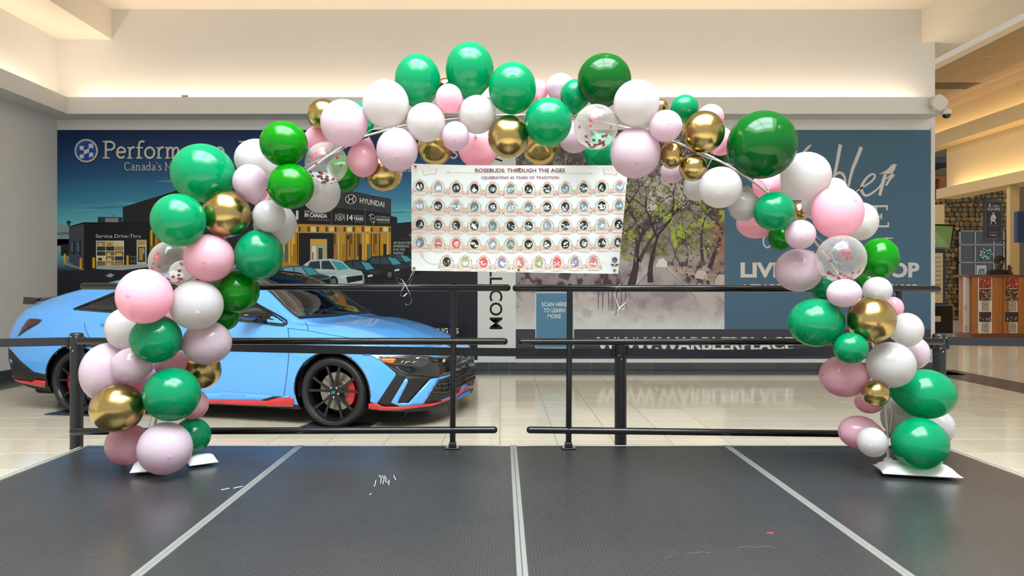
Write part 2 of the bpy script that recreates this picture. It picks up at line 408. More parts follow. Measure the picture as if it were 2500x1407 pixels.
# ceiling roof cap above the skylight is left open to the day
# ================================================================ STAGE
SZ = 0.343; SY_B = 3.987; SY_F = 1.55; SX_L = -2.373; PW = 1.2195
m_alu = mat('aluminium', 'b4b8b4', 0.38, 0.75, noise=0.06, nscale=40)
def deck_material():
    m = bpy.data.materials.new('stage_deck'); m.use_nodes = True; nt = m.node_tree; p = nt.nodes['Principled BSDF']
    tc = nt.nodes.new('ShaderNodeTexCoord')
    # embossed wire-mesh pattern of phenolic plywood: two crossing sine grids, rows offset like honeycomb
    sep = nt.nodes.new('ShaderNodeSeparateXYZ'); nt.links.new(tc.outputs['Object'], sep.inputs[0])
    def sine(sx, sy):
        a = nt.nodes.new('ShaderNodeMath'); a.operation = 'MULTIPLY'; a.inputs[1].default_value = sx; nt.links.new(sep.outputs[0], a.inputs[0])
        b = nt.nodes.new('ShaderNodeMath'); b.operation = 'MULTIPLY_ADD'; b.inputs[1].default_value = sy; nt.links.new(sep.outputs[1], b.inputs[0]); nt.links.new(a.outputs[0], b.inputs[2])
        s_ = nt.nodes.new('ShaderNodeMath'); s_.operation = 'SINE'; nt.links.new(b.outputs[0], s_.inputs[0]); return s_
    K = 2 * math.pi / 0.0125
    s1 = sine(K, 0); s2 = sine(K * 0.5, K * 0.866); s3 = sine(K * -0.5, K * 0.866)
    ad = nt.nodes.new('ShaderNodeMath'); ad.operation = 'ADD'; nt.links.new(s1.outputs[0], ad.inputs[0]); nt.links.new(s2.outputs[0], ad.inputs[1])
    ad2 = nt.nodes.new('ShaderNodeMath'); ad2.operation = 'ADD'; nt.links.new(ad.outputs[0], ad2.inputs[0]); nt.links.new(s3.outputs[0], ad2.inputs[1])
    mr = nt.nodes.new('ShaderNodeMapRange'); mr.inputs['From Min'].default_value = -1.2; mr.inputs['From Max'].default_value = 2.0
    nt.links.new(ad2.outputs[0], mr.inputs['Value'])
    n = nt.nodes.new('ShaderNodeTexNoise'); n.inputs['Scale'].default_value = 2.2; n.inputs['Detail'].default_value = 6; n.inputs['Roughness'].default_value = 0.65
    nt.links.new(tc.outputs['Object'], n.inputs['Vector'])
    # worn, scuffed colour
    r1 = nt.nodes.new('ShaderNodeValToRGB'); r1.color_ramp.elements[0].position = 0.3; r1.color_ramp.elements[1].position = 0.7
    r1.color_ramp.elements[0].color = lin('232324'); r1.color_ramp.elements[1].color = lin('2a2a2b')
    nt.links.new(n.outputs['Fac'], r1.inputs[0])
    mx = nt.nodes.new('ShaderNodeMix'); mx.data_type = 'RGBA'; mx.inputs[7].default_value = lin('424344')
    ms = nt.nodes.new('ShaderNodeMath'); ms.operation = 'MULTIPLY'; ms.inputs[1].default_value = 0.55
    nt.links.new(mr.outputs[0], ms.inputs[0]); nt.links.new(ms.outputs[0], mx.inputs[0]); nt.links.new(r1.outputs[0], mx.inputs[6])
    # tiny pale specks of dirt
    v = nt.nodes.new('ShaderNodeTexVoronoi'); v.inputs['Scale'].default_value = 9.0; nt.links.new(tc.outputs['Object'], v.inputs['Vector'])
    lt = nt.nodes.new('ShaderNodeMath'); lt.operation = 'LESS_THAN'; lt.inputs[1].default_value = 0.018; nt.links.new(v.outputs['Distance'], lt.inputs[0])
    mx2 = nt.nodes.new('ShaderNodeMix'); mx2.data_type = 'RGBA'; mx2.inputs[7].default_value = lin('a8a29c')
    nt.links.new(lt.outputs[0], mx2.inputs[0]); nt.links.new(mx.outputs[2], mx2.inputs[6]); nt.links.new(mx2.outputs[2], p.inputs['Base Color'])
    rr = nt.nodes.new('ShaderNodeMapRange'); rr.inputs['To Min'].default_value = 0.25; rr.inputs['To Max'].default_value = 0.31
    nt.links.new(n.outputs['Fac'], rr.inputs['Value']); nt.links.new(rr.outputs[0], p.inputs['Roughness'])
    b = nt.nodes.new('ShaderNodeBump'); b.inputs['Strength'].default_value = 0.25; b.inputs['Distance'].default_value = 0.0006
    nt.links.new(mr.outputs[0], b.inputs['Height']); nt.links.new(b.outputs[0], p.inputs['Normal'])
    return m
m_deck = deck_material(); m_blk = mat('black_steel', '08090a', 0.20, 0.0, spec=0.5)
m_blk_matte = mat('black_powder_coat', '0f1012', 0.45, bump=0.1, bscale=400)
deck_labels = ['black stage deck section at far left under the pink and gold balloon foot',
               'black stage deck section left of the centre joint with chalky scuff marks',
               'black stage deck section right of the centre joint with a red mark',
               'black stage deck section at far right under the white sandbag']
decks = []
for k in range(4):
    x0 = SX_L + PW * k; x1 = x0 + PW
    t = thing('stage_deck', ((x0 + x1) / 2, (SY_B + SY_F) / 2, 0), deck_labels[k], 'stage', 'stage deck sections'); decks.append(t)
    E = 0.019
    MB().box(x0 + E, x1 - E, SY_F + E, SY_B - E, SZ - 0.03, SZ - 0.001).build('panel', m_deck, t)
    for nm, a in (('edge_trim', (x0 + 0.0008, x0 + E, SY_F, SY_B)), ('edge_trim', (x1 - E, x1 - 0.0008, SY_F, SY_B)),
                  ('edge_trim', (x0 + E, x1 - E, SY_F, SY_F + E)), ('edge_trim', (x0 + E, x1 - E, SY_B - 0.012, SY_B))):
        MB().box(a[0], a[1], a[2], a[3], SZ - 0.10, SZ, bev=0.002).build(nm, m_alu, t)
    for lx in (x0 + 0.08, x1 - 0.08):
        for ly in (SY_F + 0.1, SY_B - 0.1): MB().tube([(lx, ly, 0), (lx, ly, SZ - 0.03)], 0.024, 10).build('leg', m_alu, t, smooth=True)
# chalky scuffs and the red mark on the deck surface
def on_deck(px, py, z): 
    d = FPX * (CAMZ - SZ) / (py - PY0); p = at(px, py, d); return (p.x, p.y, SZ - 0.0009 + z)
pr = Print(on_deck); 
for pts in (((925, 1160), (931, 1168), (929, 1180)), ((931, 1161), (938, 1167), (935, 1182)), ((938, 1161), (943, 1168), (941, 1175), (948, 1178), (950, 1185)), ((961, 1160), (966, 1172)), ((918, 1172), (914, 1188)), ((907, 1205), (902, 1208)), ((948, 1172), (952, 1178)), ((540, 1196), (552, 1194), (560, 1192)), ((570, 1192), (592, 1187))):
    pr.stroke(pts, 1.6, 'a9a6a2')
tag(pr.build('scuff_marks', decks[1], print_mat('chalk', 0.8)), kind='stuff')
pr = Print(on_deck); pr.stroke(((1872, 1301), (1888, 1301)), 3.0, 'a0303a')
for pts in (((1620, 1364), (1640, 1358)), ((1675, 1348), (1690, 1351), (1712, 1347), (1735, 1350)), ((1800, 1338), (1818, 1334), (1850, 1336), (1870, 1333), (1895, 1337))): pr.stroke(pts, 0.8, '565452')
tag(pr.build('scuff_marks', decks[2], print_mat('chalk', 0.8)), kind='stuff')
# thin cable lying along the left and right edge of the stage
for sx, lab in ((SX_L - 0.008, 'thin pale cable lying along the left edge of the stage'), (SX_L + 4 * PW + 0.008, 'thin pale cable lying along the right edge of the stage')):
    b = MB(); pts = []
    for k in range(26):
        y = SY_F + 0.2 + (SY_B - SY_F - 0.25) * k / 25; pts.append((sx + 0.003 * math.sin(k * 1.1), y, SZ + 0.0035 + 0.002 * math.sin(k * 0.7 + 1)))
    b.tube(pts, 0.0032, 6)
    tag(b.build('cable', mat('pale_cable', 'b4b0a8', 0.5, noise=0.05), smooth=True), lab, 'cable')

# ================================================================ GUARD RAILS
def bar(parent, px0, py0, px1, py1, d, r=0.0195):
    b = MB(); p0, p1 = at(px0, py0, d), at(px1, py1, d); u = (p1 - p0).normalized()
    b.tube([p0 + u * r, p1 - u * r], r, 16, round_end=True); return b.build('rail', m_blk, parent, smooth=True)
def rail(label, bars, posts):
    D = 3.905
    t = thing('guard_rail', (at((bars[0][0] + bars[0][2]) / 2, 900, D).x, D, SZ), label, 'railing', 'stage guard rails')
    for a in bars: bar(t, *a, D)
    for xt, xb in posts:
        p1 = at(xt, bars[0][1] + 2, D); p0 = at(xb, 1090, D); p0.z = SZ
        MB().tube([p0, p1], 0.0165, 14).build('post', m_blk, t, smooth=True)
        c = MB(); c.lathe([(0.0, 0.030), (0.007, 0.028), (0.010, 0.022), (0.010, 0.0)], 10, Matrix.Translation(p1)); c.build('bolt', m_blk, t, smooth=True)
        f = MB(); f.box(p0.x - 0.04, p0.x + 0.04, p0.y - 0.032, p0.y + 0.032, SZ, SZ + 0.008, bev=0.002)
        pl = f.build('base_plate', m_blk_matte, t)
        for sx in (-1, 1): MB().lathe([(0.009, 0), (0.009, 0.007), (0.0, 0.009)], 6, Matrix.Translation((p0.x + sx * 0.029, p0.y - 0.018, SZ + 0.008))).build('bolt', m_alu, pl, smooth=True)
        cl = MB(); cl.box(p0.x - 0.02, p0.x + 0.02, p0.y - 0.02, p0.y + 0.02, SZ + 0.008, SZ + 0.035, bev=0.004); cl.build('socket', m_blk_matte, t)
        for a in bars[1:]:
            y = a[1] + (a[3] - a[1]) * (xt - a[0]) / (a[2] - a[0]); q = at(xt, y, D)
            MB().lathe([(0.006, 0), (0.006, 0.022), (0.0, 0.025)], 8, Matrix.Translation(q)).build('bolt', m_blk, t, smooth=True)
rail('black three-bar guard rail in front of the blue car', [(197, 699, 1247, 703), (187, 833, 1240, 834), (170, 1054, 1215, 1050)], [(1108, 1105), (306, 303)])
rail('black three-bar guard rail in front of the street-scene mural', [(1251, 704, 2297, 706), (1264, 835, 2306, 834), (1285, 1050, 2260, 1062)], [(1391, 1388), (2195, 2195)])

# ================================================================ BELT STANCHIONS
m_belt = mat('black_belt', '12161e', 0.55, noise=0.05, nscale=60)
def stanchion(x, y, h, label):
    t = thing('belt_stanchion', (x, y, 0), label, 'stanchion', 'belt stanchions behind the stage')
    R = 0.0355
    T = Matrix.Translation((x, y, 0))
    MB().lathe([(0.165, 0), (0.165, 0.012), (0.15, 0.022), (0.05, 0.03), (0.045, 0.05), (0, 0.05)], 32, T).build('base', m_blk_matte, t, smooth=True)
    MB().lathe([(R, 0.045), (R, h - 0.10)], 24, T).build('post', m_blk_matte, t, smooth=True)
    hd = MB().lathe([(R + 0.001, h - 0.10), (R + 0.002, h - 0.095), (R + 0.002, h - 0.012), (R - 0.002, h - 0.003), (R - 0.008, h), (0, h)], 24, T).build('head', m_blk_matte, t, smooth=True)
    for sx in (-1, 1): MB().box(x + sx * (R + 0.006) - 0.008, x + sx * (R + 0.006) + 0.008, y - 0.02, y + 0.02, h - 0.092, h - 0.025, bev=0.003).build('belt_clip', m_blk_matte, hd)
    for q, zz in ((-0.012, h - 0.02), (0.02, h - 0.022), (-0.015, h - 0.085), (0.0, h - 0.105)): MB().lathe([(0.004, 0), (0.004, 0.002), (0, 0.003)], 8, Matrix.Translation((x + q, y - R - 0.001, zz)) @ Matrix.Rotation(math.radians(90), 4, 'X')).build('screw', m_alu, hd, smooth=True)
    return t
def belt(t, p0, p1, sag, n=14, hgt=0.05):
    b = MB(); pts = []
    for k in range(n + 1):
        u = k / n; p = Vector(p0).lerp(Vector(p1), u); p.z -= sag * 4 * u * (1 - u); pts.append(p)
    vs = []; fs = []
    for p in pts: vs += [(p.x, p.y - 0.001, p.z - hgt / 2), (p.x, p.y - 0.001, p.z + hgt / 2), (p.x, p.y + 0.001, p.z + hgt / 2), (p.x, p.y + 0.001, p.z - hgt / 2)]
    for k in range(n):
        for q in range(4): fs.append((4 * k + q, 4 * k + (q + 1) % 4, 4 * k + 4 + (q + 1) % 4, 4 * k + 4 + q))
    b.add(vs, fs); return b.build('belt', m_belt, t)
S1 = at(187, 900, 4.17); S2 = at(1515, 900, 4.17); S3 = at(2293, 900, 4.17)
st1 = stanchion(S1.x, 4.17, 0.973, 'black belt stanchion beside the rear wheel of the blue car')
st2 = stanchion(S2.x, 4.17, 0.925, 'black belt stanchion behind the right-hand guard rail, below the street mural')
st3 = stanchion(S3.x, 4.17, 0.968, 'black belt stanchion at the right end, before the dim concourse')
def bz(py): return CAMZ - (py - PY0) / FPX * 4.17
belt(st1, (-4.9, 4.17, bz(846)), (S1.x - 0.045, 4.17, bz(834)), 0.006)
belt(st1, (S1.x + 0.045, 4.17, bz(838)), (S2.x - 0.045, 4.17, bz(862)), 0.012, 24)
belt(st2, (S2.x + 0.045, 4.17, bz(860)), (S3.x - 0.045, 4.17, bz(840)), 0.03, 24)
belt(st3, (S3.x + 0.045, 4.17, bz(833)), (5.2, 4.17, bz(838)), 0.008)
# ================================================================ BALLOON ARCH
D_ARCH = 3.45
def sheen(nt):
    lw = nt.nodes.new('ShaderNodeLayerWeight'); lw.inputs[0].default_value = 0.5
    pw = nt.nodes.new('ShaderNodeMath'); pw.operation = 'POWER'; pw.inputs[1].default_value = 4.0; nt.links.new(lw.outputs['Facing'], pw.inputs[0])
    ma = nt.nodes.new('ShaderNodeMath'); ma.operation = 'MULTIPLY_ADD'; ma.inputs[1].default_value = 0.40; ma.inputs[2].default_value = 0.034
    nt.links.new(pw.outputs[0], ma.inputs[0]); return ma
def latex(name, col, deep, transp=0.10, transl=0.35, rough=0.13):
    m = bpy.data.materials.new(name); m.use_nodes = True; nt = m.node_tree; nt.nodes.remove(nt.nodes['Principled BSDF'])
    out = nt.nodes['Material Output']
    p = nt.nodes.new('ShaderNodeBsdfPrincipled'); p.inputs['Roughness'].default_value = rough; p.inputs['Specular IOR Level'].default_value = 0.0
    p.inputs['Base Color'].default_value = lin(col)
    tr = nt.nodes.new('ShaderNodeBsdfTranslucent'); tr.inputs[0].default_value = lin(deep)
    tp = nt.nodes.new('ShaderNodeBsdfTransparent'); tp.inputs[0].default_value = lin(col)
    # latex is stretched thin (see-through) at the crown and thick at the neck: a value along the balloon's own axis
    at_ = nt.nodes.new('ShaderNodeAttribute'); at_.attribute_name = 'thick'
    nz = nt.nodes.new('ShaderNodeTexNoise'); nz.inputs['Scale'].default_value = 7.0
    tc = nt.nodes.new('ShaderNodeTexCoord'); nt.links.new(tc.outputs['Object'], nz.inputs['Vector'])
    mr = nt.nodes.new('ShaderNodeMapRange'); mr.inputs['To Min'].default_value = transp * 1.5; mr.inputs['To Max'].default_value = 0.0
    nt.links.new(at_.outputs['Fac'], mr.inputs['Value'])
    ml = nt.nodes.new('ShaderNodeMath'); ml.operation = 'MULTIPLY'
    mr2 = nt.nodes.new('ShaderNodeMapRange'); mr2.inputs['To Min'].default_value = 0.7; mr2.inputs['To Max'].default_value = 1.3
    nt.links.new(nz.outputs['Fac'], mr2.inputs['Value']); nt.links.new(mr.outputs[0], ml.inputs[0]); nt.links.new(mr2.outputs[0], ml.inputs[1])
    a = nt.nodes.new('ShaderNodeMixShader'); a.inputs[0].default_value = transl
    nt.links.new(p.outputs[0], a.inputs[1]); nt.links.new(tr.outputs[0], a.inputs[2])
    b = nt.nodes.new('ShaderNodeMixShader'); nt.links.new(ml.outputs[0], b.inputs[0])
    nt.links.new(a.outputs[0], b.inputs[1]); nt.links.new(tp.outputs[0], b.inputs[2])
    # the gloss stays on top where the rubber is see-through
    gl = nt.nodes.new('ShaderNodeBsdfGlossy'); gl.inputs['Roughness'].default_value = rough
    fr = sheen(nt)
    c2 = nt.nodes.new('ShaderNodeMixShader'); nt.links.new(fr.outputs[0], c2.inputs[0]); nt.links.new(b.outputs[0], c2.inputs[1]); nt.links.new(gl.outputs[0], c2.inputs[2])
    nt.links.new(c2.outputs[0], out.inputs[0]); MATS[name] = m; return m
BM = {
    'M': latex('mint_latex', '02a870', '10bc80', 0.22, 0.30),
    'G': latex('kelly_green_latex', '008408', '06980c', 0.05, 0.25),
    'F': latex('forest_green_latex', '00581a', '00681c', 0.02, 0.18),
    'W': latex('white_latex', 'd2d3d6', 'eaddd6', 0.04, 0.46),
    'L': latex('pale_lilac_latex', 'decedb', 'ecc8d2', 0.05, 0.40),
    'P': latex('pink_latex', 'f4cad8', 'f8b6c6', 0.05, 0.48),
}
def chrome(name, col):
    m = bpy.data.materials.new(name); m.use_nodes = True; p = m.node_tree.nodes['Principled BSDF']
    nt = m.node_tree; n = nt.nodes.new('ShaderNodeTexNoise'); n.inputs['Scale'].default_value = 5
    r = nt.nodes.new('ShaderNodeMapRange'); r.inputs['To Min'].default_value = 0.17; r.inputs['To Max'].default_value = 0.27
    nt.links.new(n.outputs['Fac'], r.inputs['Value']); nt.links.new(r.outputs[0], p.inputs['Roughness'])
    p.inputs['Base Color'].default_value = lin(col); p.inputs['Metallic'].default_value = 1.0
    return m
BM['A'] = chrome('gold_chrome', 'b29a62')
def clear_mat():
    m = bpy.data.materials.new('clear_latex'); m.use_nodes = True; nt = m.node_tree; nt.nodes.remove(nt.nodes['Principled BSDF']); out = nt.nodes['Material Output']
    lw = nt.nodes.new('ShaderNodeLayerWeight'); lw.inputs[0].default_value = 0.35
    tp = nt.nodes.new('ShaderNodeBsdfTransparent'); tp.inputs[0].default_value = (0.97, 0.97, 0.97, 1)
    tr = nt.nodes.new('ShaderNodeBsdfTranslucent'); tr.inputs[0].default_value = lin('f4eee8')
    df = nt.nodes.new('ShaderNodeBsdfDiffuse'); df.inputs[0].default_value = lin('f4f0ec')
    mm = nt.nodes.new('ShaderNodeMixShader'); nt.links.new(tr.outputs[0], mm.inputs[1]); nt.links.new(df.outputs[0], mm.inputs[2])
    r = nt.nodes.new('ShaderNodeMapRange'); r.inputs['To Min'].default_value = 0.12; r.inputs['To Max'].default_value = 0.50
    nt.links.new(lw.outputs['Facing'], r.inputs['Value'])
    a = nt.nodes.new('ShaderNodeMixShader'); nt.links.new(r.outputs[0], a.inputs[0]); nt.links.new(tp.outputs[0], a.inputs[1]); nt.links.new(mm.outputs[0], a.inputs[2])
    gl = nt.nodes.new('ShaderNodeBsdfGlossy'); gl.inputs['Roughness'].default_value = 0.06
    fr = sheen(nt)
    c2 = nt.nodes.new('ShaderNodeMixShader'); nt.links.new(fr.outputs[0], c2.inputs[0]); nt.links.new(a.outputs[0], c2.inputs[1]); nt.links.new(gl.outputs[0], c2.inputs[2])
    nt.links.new(c2.outputs[0], out.inputs[0]); return m
BM['C'] = clear_mat()
TIPS = {'M': mat('mint_tip', '047048', 0.3), 'G': mat('kelly_tip', '066a10', 0.3), 'F': mat('forest_tip', '044818', 0.3), 'W': mat('white_tip', 'c4b8bc', 0.3),
        'L': mat('lilac_tip', 'c49ab0', 0.3), 'P': mat('pink_tip', 'dc8498', 0.3), 'A': mat('gold_tip', '9a7a3a', 0.3, 0.8), 'C': mat('clear_tip', 'dcd4cc', 0.3)}
CW = {'M': 'mint green', 'G': 'kelly green', 'F': 'dark green', 'W': 'white', 'L': 'pale lilac-pink', 'P': 'pink', 'A': 'gold chrome', 'C': 'clear confetti'}
# the pole that carries the arch (picture path -> world, at its own depth)
POLE = [(345, 1148), (372, 1060), (396, 960), (414, 860), (436, 770), (478, 680), (548, 585), (640, 500), (740, 425), (850, 350), (930, 322), (1010, 303), (1120, 290),
        (1250, 281), (1400, 290), (1520, 310), (1620, 338), (1740, 385), (1850, 452), (1950, 543), (2036, 655), (2096, 760), (2140, 870), (2160, 985), (2169, 1128)]
POLE3 = [at(x, y, D_ARCH + (.06 if y < 900 else 0)) for x, y in spline(POLE, 4)]
for p in POLE3: p.z = max(p.z, SZ + 0.02)
# x, y, rx, ry, colour, layer (0 front .. 3 back), label
B = [
 (403,1095,70,65,'L',0,'large pale lilac balloon resting on the deck at the left foot of the arch'),
 (312,1086,58,51,'P',1,'coral pink balloon lowest at the left foot, beside the pale lilac one'),
 (468,1064,49,44,'M',2,'small green balloon low at the left foot, behind the pale lilac one'),
 (288,996,72,60,'A',0,'large gold chrome balloon lowest on the left leg'),
 (420,963,73,66,'M',0,'large mint green balloon lowest on the left leg, right of the gold'),
 (470,988,41,37,'P',2,'pink balloon peeking out right of the lowest mint balloon on the left leg'),
 (490,904,52,47,'A',2,'gold chrome balloon half hidden at the right side of the left leg'),
 (264,910,70,73,'L',1,'big pale pink balloon bulging out furthest left, above the lowest gold'),
 (322,893,53,44,'L',0,'pale lilac balloon in front of the big pale pink one on the left leg'),
 (416,888,41,38,'P',2,'coral pink balloon squeezed between the two mint balloons of the left leg'),
 (350,936,40,36,'P',2,'coral pink balloon mostly hidden above the lowest gold on the left leg'),
 (381,828,66,59,'M',0,'mint green balloon at mid height of the left leg'),
 (505,837,63,54,'L',1,'pale lilac balloon right of the mid-height mint balloon on the left leg'),
 (306,803,51,51,'W',1,'white balloon at the left edge of the left leg, below the big pink one'),
 (480,745,68,61,'W',0,'large white balloon on the left leg right of the big pink one'),
 (353,724,72,67,'P',0,'large pink balloon at the left edge of the left leg'),
 (398,772,38,34,'P',2,'pink balloon mostly hidden below the large pink and white pair on the left leg'),
 (547,774,38,34,'G',2,'olive-looking green balloon half hidden beside the car mirror'),
 (577,712,58,53,'G',1,'kelly green balloon on the left leg in front of the windshield'),
 (511,630,64,58,'P',0,'pink balloon with a visible tip, right of the left-leg confetti balloon'),
 (418,641,57,53,'C',1,'clear confetti balloon on the left leg over the mural'),
 (446,668,35,32,'W',2,'white balloon seen through the left-leg confetti balloon'),
 (632,622,61,62,'M',1,'mint green balloon on the left shoulder above the kelly green one'),
 (436,538,70,65,'M',0,'mint green balloon at the left edge of the left shoulder'),
 (553,522,61,58,'A',0,'gold chrome balloon on the left shoulder between two mint balloons'),
 (496,424,81,73,'M',1,'largest mint green balloon, on the left shoulder over the white lettering'),
 (628,389,57,50,'W',2,'bluish white balloon on the left shoulder behind a kelly green one'),
 (611,445,44,44,'L',1,'pale lilac balloon with its neck down, between largest mint and kelly green'),
 (693,351,60,56,'G',0,'upper of the two kelly green balloons on the left shoulder'),
 (710,455,58,56,'G',0,'lower of the two kelly green balloons on the left shoulder'),
 (657,528,41,40,'W',1,'small white balloon on the left shoulder right of the gold'),
 (672,548,54,52,'W',2,'cream balloon on the left shoulder behind the small white one'),
 (648,494,28,28,'P',3,'dusky pink balloon barely showing below the lilac one on the left shoulder'),
 (783,470,49,51,'W',2,'white balloon below the confetti balloon at the left of the dark sign'),
 (797,399,53,52,'C',1,'clear confetti balloon at the upper left of the arch'),
 (779,342,38,35,'P',2,'pink balloon above the upper-left confetti balloon'),
 (838,425,45,46,'G',3,'dull green balloon behind the upper-left confetti balloon'),
 (886,390,38,44,'P',1,'pink balloon right of the upper-left confetti balloon, neck up'),
 (840,301,58,59,'L',0,'large pale pink balloon at the upper left of the arch'),
 (790,281,40,40,'A',2,'gold chrome balloon behind the large pale pink one at upper left'),
 (880,294,34,45,'M',3,'green balloon edge showing right of the large pale pink one at upper left'),
 (936,421,47,48,'A',2,'gold chrome balloon hanging just left of the photo banner'),
 (970,366,51,54,'L',0,'pale pink balloon at the upper left corner of the photo banner'),
 (942,254,57,60,'W',0,'large white balloon left of the crown of the arch'),
 (1040,299,48,49,'W',0,'white balloon left of the small pink one near the crown'),
 (1020,197,56,66,'M',1,'leftmost of the three mint balloons on the crown of the arch'),
 (1147,171,59,69,'M',1,'topmost mint balloon on the crown of the arch'),
 (1096,241,33,37,'P',0,'small pink balloon on the crown between the white balloons'),
 (1088,212,22,22,'A',2,'gold chrome balloon barely showing between the crown mint balloons'),
 (1165,280,46,48,'W',0,'white balloon in the middle under the topmost mint one'),
 (1112,333,34,37,'L',0,'small pearly balloon above the left part of the photo banner'),
 (1062,361,43,44,'A',4,'gold chrome balloon just above the banner, left of the dusky pink one'),
 (1167,360,50,52,'P',4,'dusky pink balloon behind the top edge of the photo banner'),
 (1251,216,58,65,'M',0,'rightmost of the three mint balloons on the crown of the arch'),
 (1241,335,50,54,'A',0,'gold chrome balloon in the middle above the banner title'),
 (1316,361,47,44,'A',4,'gold chrome balloon above the banner, under a mint balloon'),
 (1338,298,58,60,'M',0,'mint balloon with a dark tip, above the right part of the banner title'),
 (1312,223,26,29,'P',2,'pink balloon sliver right of the crown mint balloons'),
 (1368,213,35,35,'L',2,'pale lilac balloon left of the dark green crown balloon'),
 (1404,233,36,40,'M',1,'small mint balloon against the dark green crown balloon'),
 (1475,196,66,66,'F',1,'dark green balloon at the right of the crown'),
 (1455,310,54,56,'C',0,'clear confetti balloon above the upper right corner of the banner'),
 (1554,252,57,58,'W',0,'large white balloon right of the crown'),
 (1403,335,40,40,'L',2,'pale pink balloon behind the confetti balloon above the banner'),
 (1468,371,43,46,'M',4,'mint balloon under the confetti balloon, at the banner top edge'),
 (1551,374,62,63,'L',0,'large pale pink balloon covering the upper right corner of the banner'),
 (1625,308,41,40,'L',0,'pale lilac balloon left of the gold cluster at upper right'),
 (1612,262,20,20,'A',2,'gold chrome balloon sliver right of the large white crown balloon'),
 (1671,264,35,33,'M',1,'small mint balloon above the gold cluster at upper right'),
 (1735,286,33,32,'P',2,'pink balloon above the largest gold one at upper right'),
 (1758,346,34,36,'P',2,'pink balloon between the gold cluster and the huge dark green one'),
 (1717,323,53,53,'A',0,'largest gold chrome balloon of the cluster at upper right'),
 (1639,379,28,34,'A',0,'left small gold chrome balloon of the cluster at upper right'),
 (1692,410,35,33,'A',0,'lower small gold chrome balloon of the cluster at upper right'),
 (1642,419,30,29,'L',2,'pale pink balloon below the left small gold one at upper right'),
 (1703,456,36,36,'W',2,'cream balloon left of the bluish white one at upper right'),
 (1758,458,54,51,'W',0,'bluish white balloon in front of the mural trees'),
 (1752,396,28,26,'F',3,'dark green balloon behind the pole left of the huge dark green one'),
 (1860,354,88,84,'F',0,'huge dark green balloon on the right shoulder'),
 (1966,431,65,60,'W',1,'large white balloon below the huge dark green one'),
 (1876,452,40,38,'P',3,'coral balloon under the huge dark green one on the right shoulder'),
 (1815,502,38,39,'W',1,'pearly drop-shaped balloon with its neck up on the right shoulder'),
 (1846,545,50,38,'P',2,'dusky pink balloon under the mint one on the right shoulder'),
 (1890,516,52,48,'M',0,'mint balloon on the right shoulder'),
 (1953,516,26,24,'A',3,'brownish gold balloon behind the pole on the right shoulder'),
 (1905,580,30,32,'G',2,'olive-looking green balloon left of the small lilac one on the right shoulder'),
 (1954,573,39,36,'L',0,'small pale lilac balloon below the mint one on the right shoulder'),
 (2036,466,34,32,'W',3,'white balloon cap showing above the large pink one on the right shoulder'),
 (2044,519,66,65,'P',0,'large pink balloon on the right shoulder'),
 (2099,541,47,47,'W',2,'white balloon behind the large pink one on the right shoulder'),
 (1992,498,36,40,'W',3,'cream balloon left behind the large pink one on the right shoulder'),
 (2053,632,64,58,'C',0,'clear confetti balloon on the right leg'),
 (2147,631,50,50,'G',1,'kelly green balloon right of the right-leg confetti balloon'),
 (1950,660,61,53,'L',1,'large pale pink balloon left of the right-leg confetti balloon'),
 (2008,702,32,33,'M',2,'green balloon between the large pale pink and the small lilac one on the right leg'),
 (2061,716,45,35,'L',0,'small pale lilac balloon below the right-leg confetti balloon'),
 (2142,709,38,33,'W',0,'small white balloon at rail height on the right leg'),
 (2118,692,28,26,'G',3,'olive-looking green balloon barely showing below the right-leg confetti balloon'),
 (2180,752,27,27,'P',2,'small pink balloon right of the gold one on the right leg'),
 (1992,788,72,59,'M',0,'large mint balloon at the left side of the right leg'),
 (2127,781,63,57,'A',0,'large gold chrome balloon on the right leg'),
 (2214,806,42,42,'W',1,'white balloon right of the large gold one on the right leg'),
 (2077,850,45,38,'M',0,'small mint balloon below the large gold one on the right leg'),
 (2232,862,39,40,'L',2,'pale lilac balloon at the right edge of the right leg'),
 (2175,891,63,56,'W',0,'large white balloon low on the right leg'),
 (2060,919,63,51,'P',1,'large pink balloon low on the right leg, left of the white one'),
 (2138,961,36,33,'A',0,'small gold chrome balloon lowest on the right leg'),
 (2122,983,38,27,'P',2,'pink balloon behind the small gold one on the right leg'),
 (2258,962,81,61,'M',1,'large mint balloon sticking out right, low on the right leg'),
 (2200,1021,52,49,'W',2,'cream balloon behind the pole at the right foot'),
 (2291,1043,42,42,'W',3,'pale balloon between the two large mint ones at the right foot'),
 (2098,1056,54,41,'P',1,'pink balloon with its neck to the pole at the right foot'),
 (2130,1080,39,37,'W',0,'small white balloon above the right sandbag'),
 (2245,1083,75,64,'M',0,'large mint balloon nearest the floor at the right foot'),
]
LAY = {0: 3.30, 1: 3.42, 2: 3.56, 3: 3.66, 4: 3.86}
nb = len(B)
dep = np.array([LAY[b[5]] for b in B]); tgt = dep.copy()
def ball(i):
    x, y, rx, ry, c, l, _ = B[i]; d = dep[i]
    u = (x - PX0) / FPX; v = (y - PY0) / FPX
    return at(x, y, d), rx * d / FPX / math.sqrt(1 + u * u), ry * d / FPX / math.sqrt(1 + v * v)
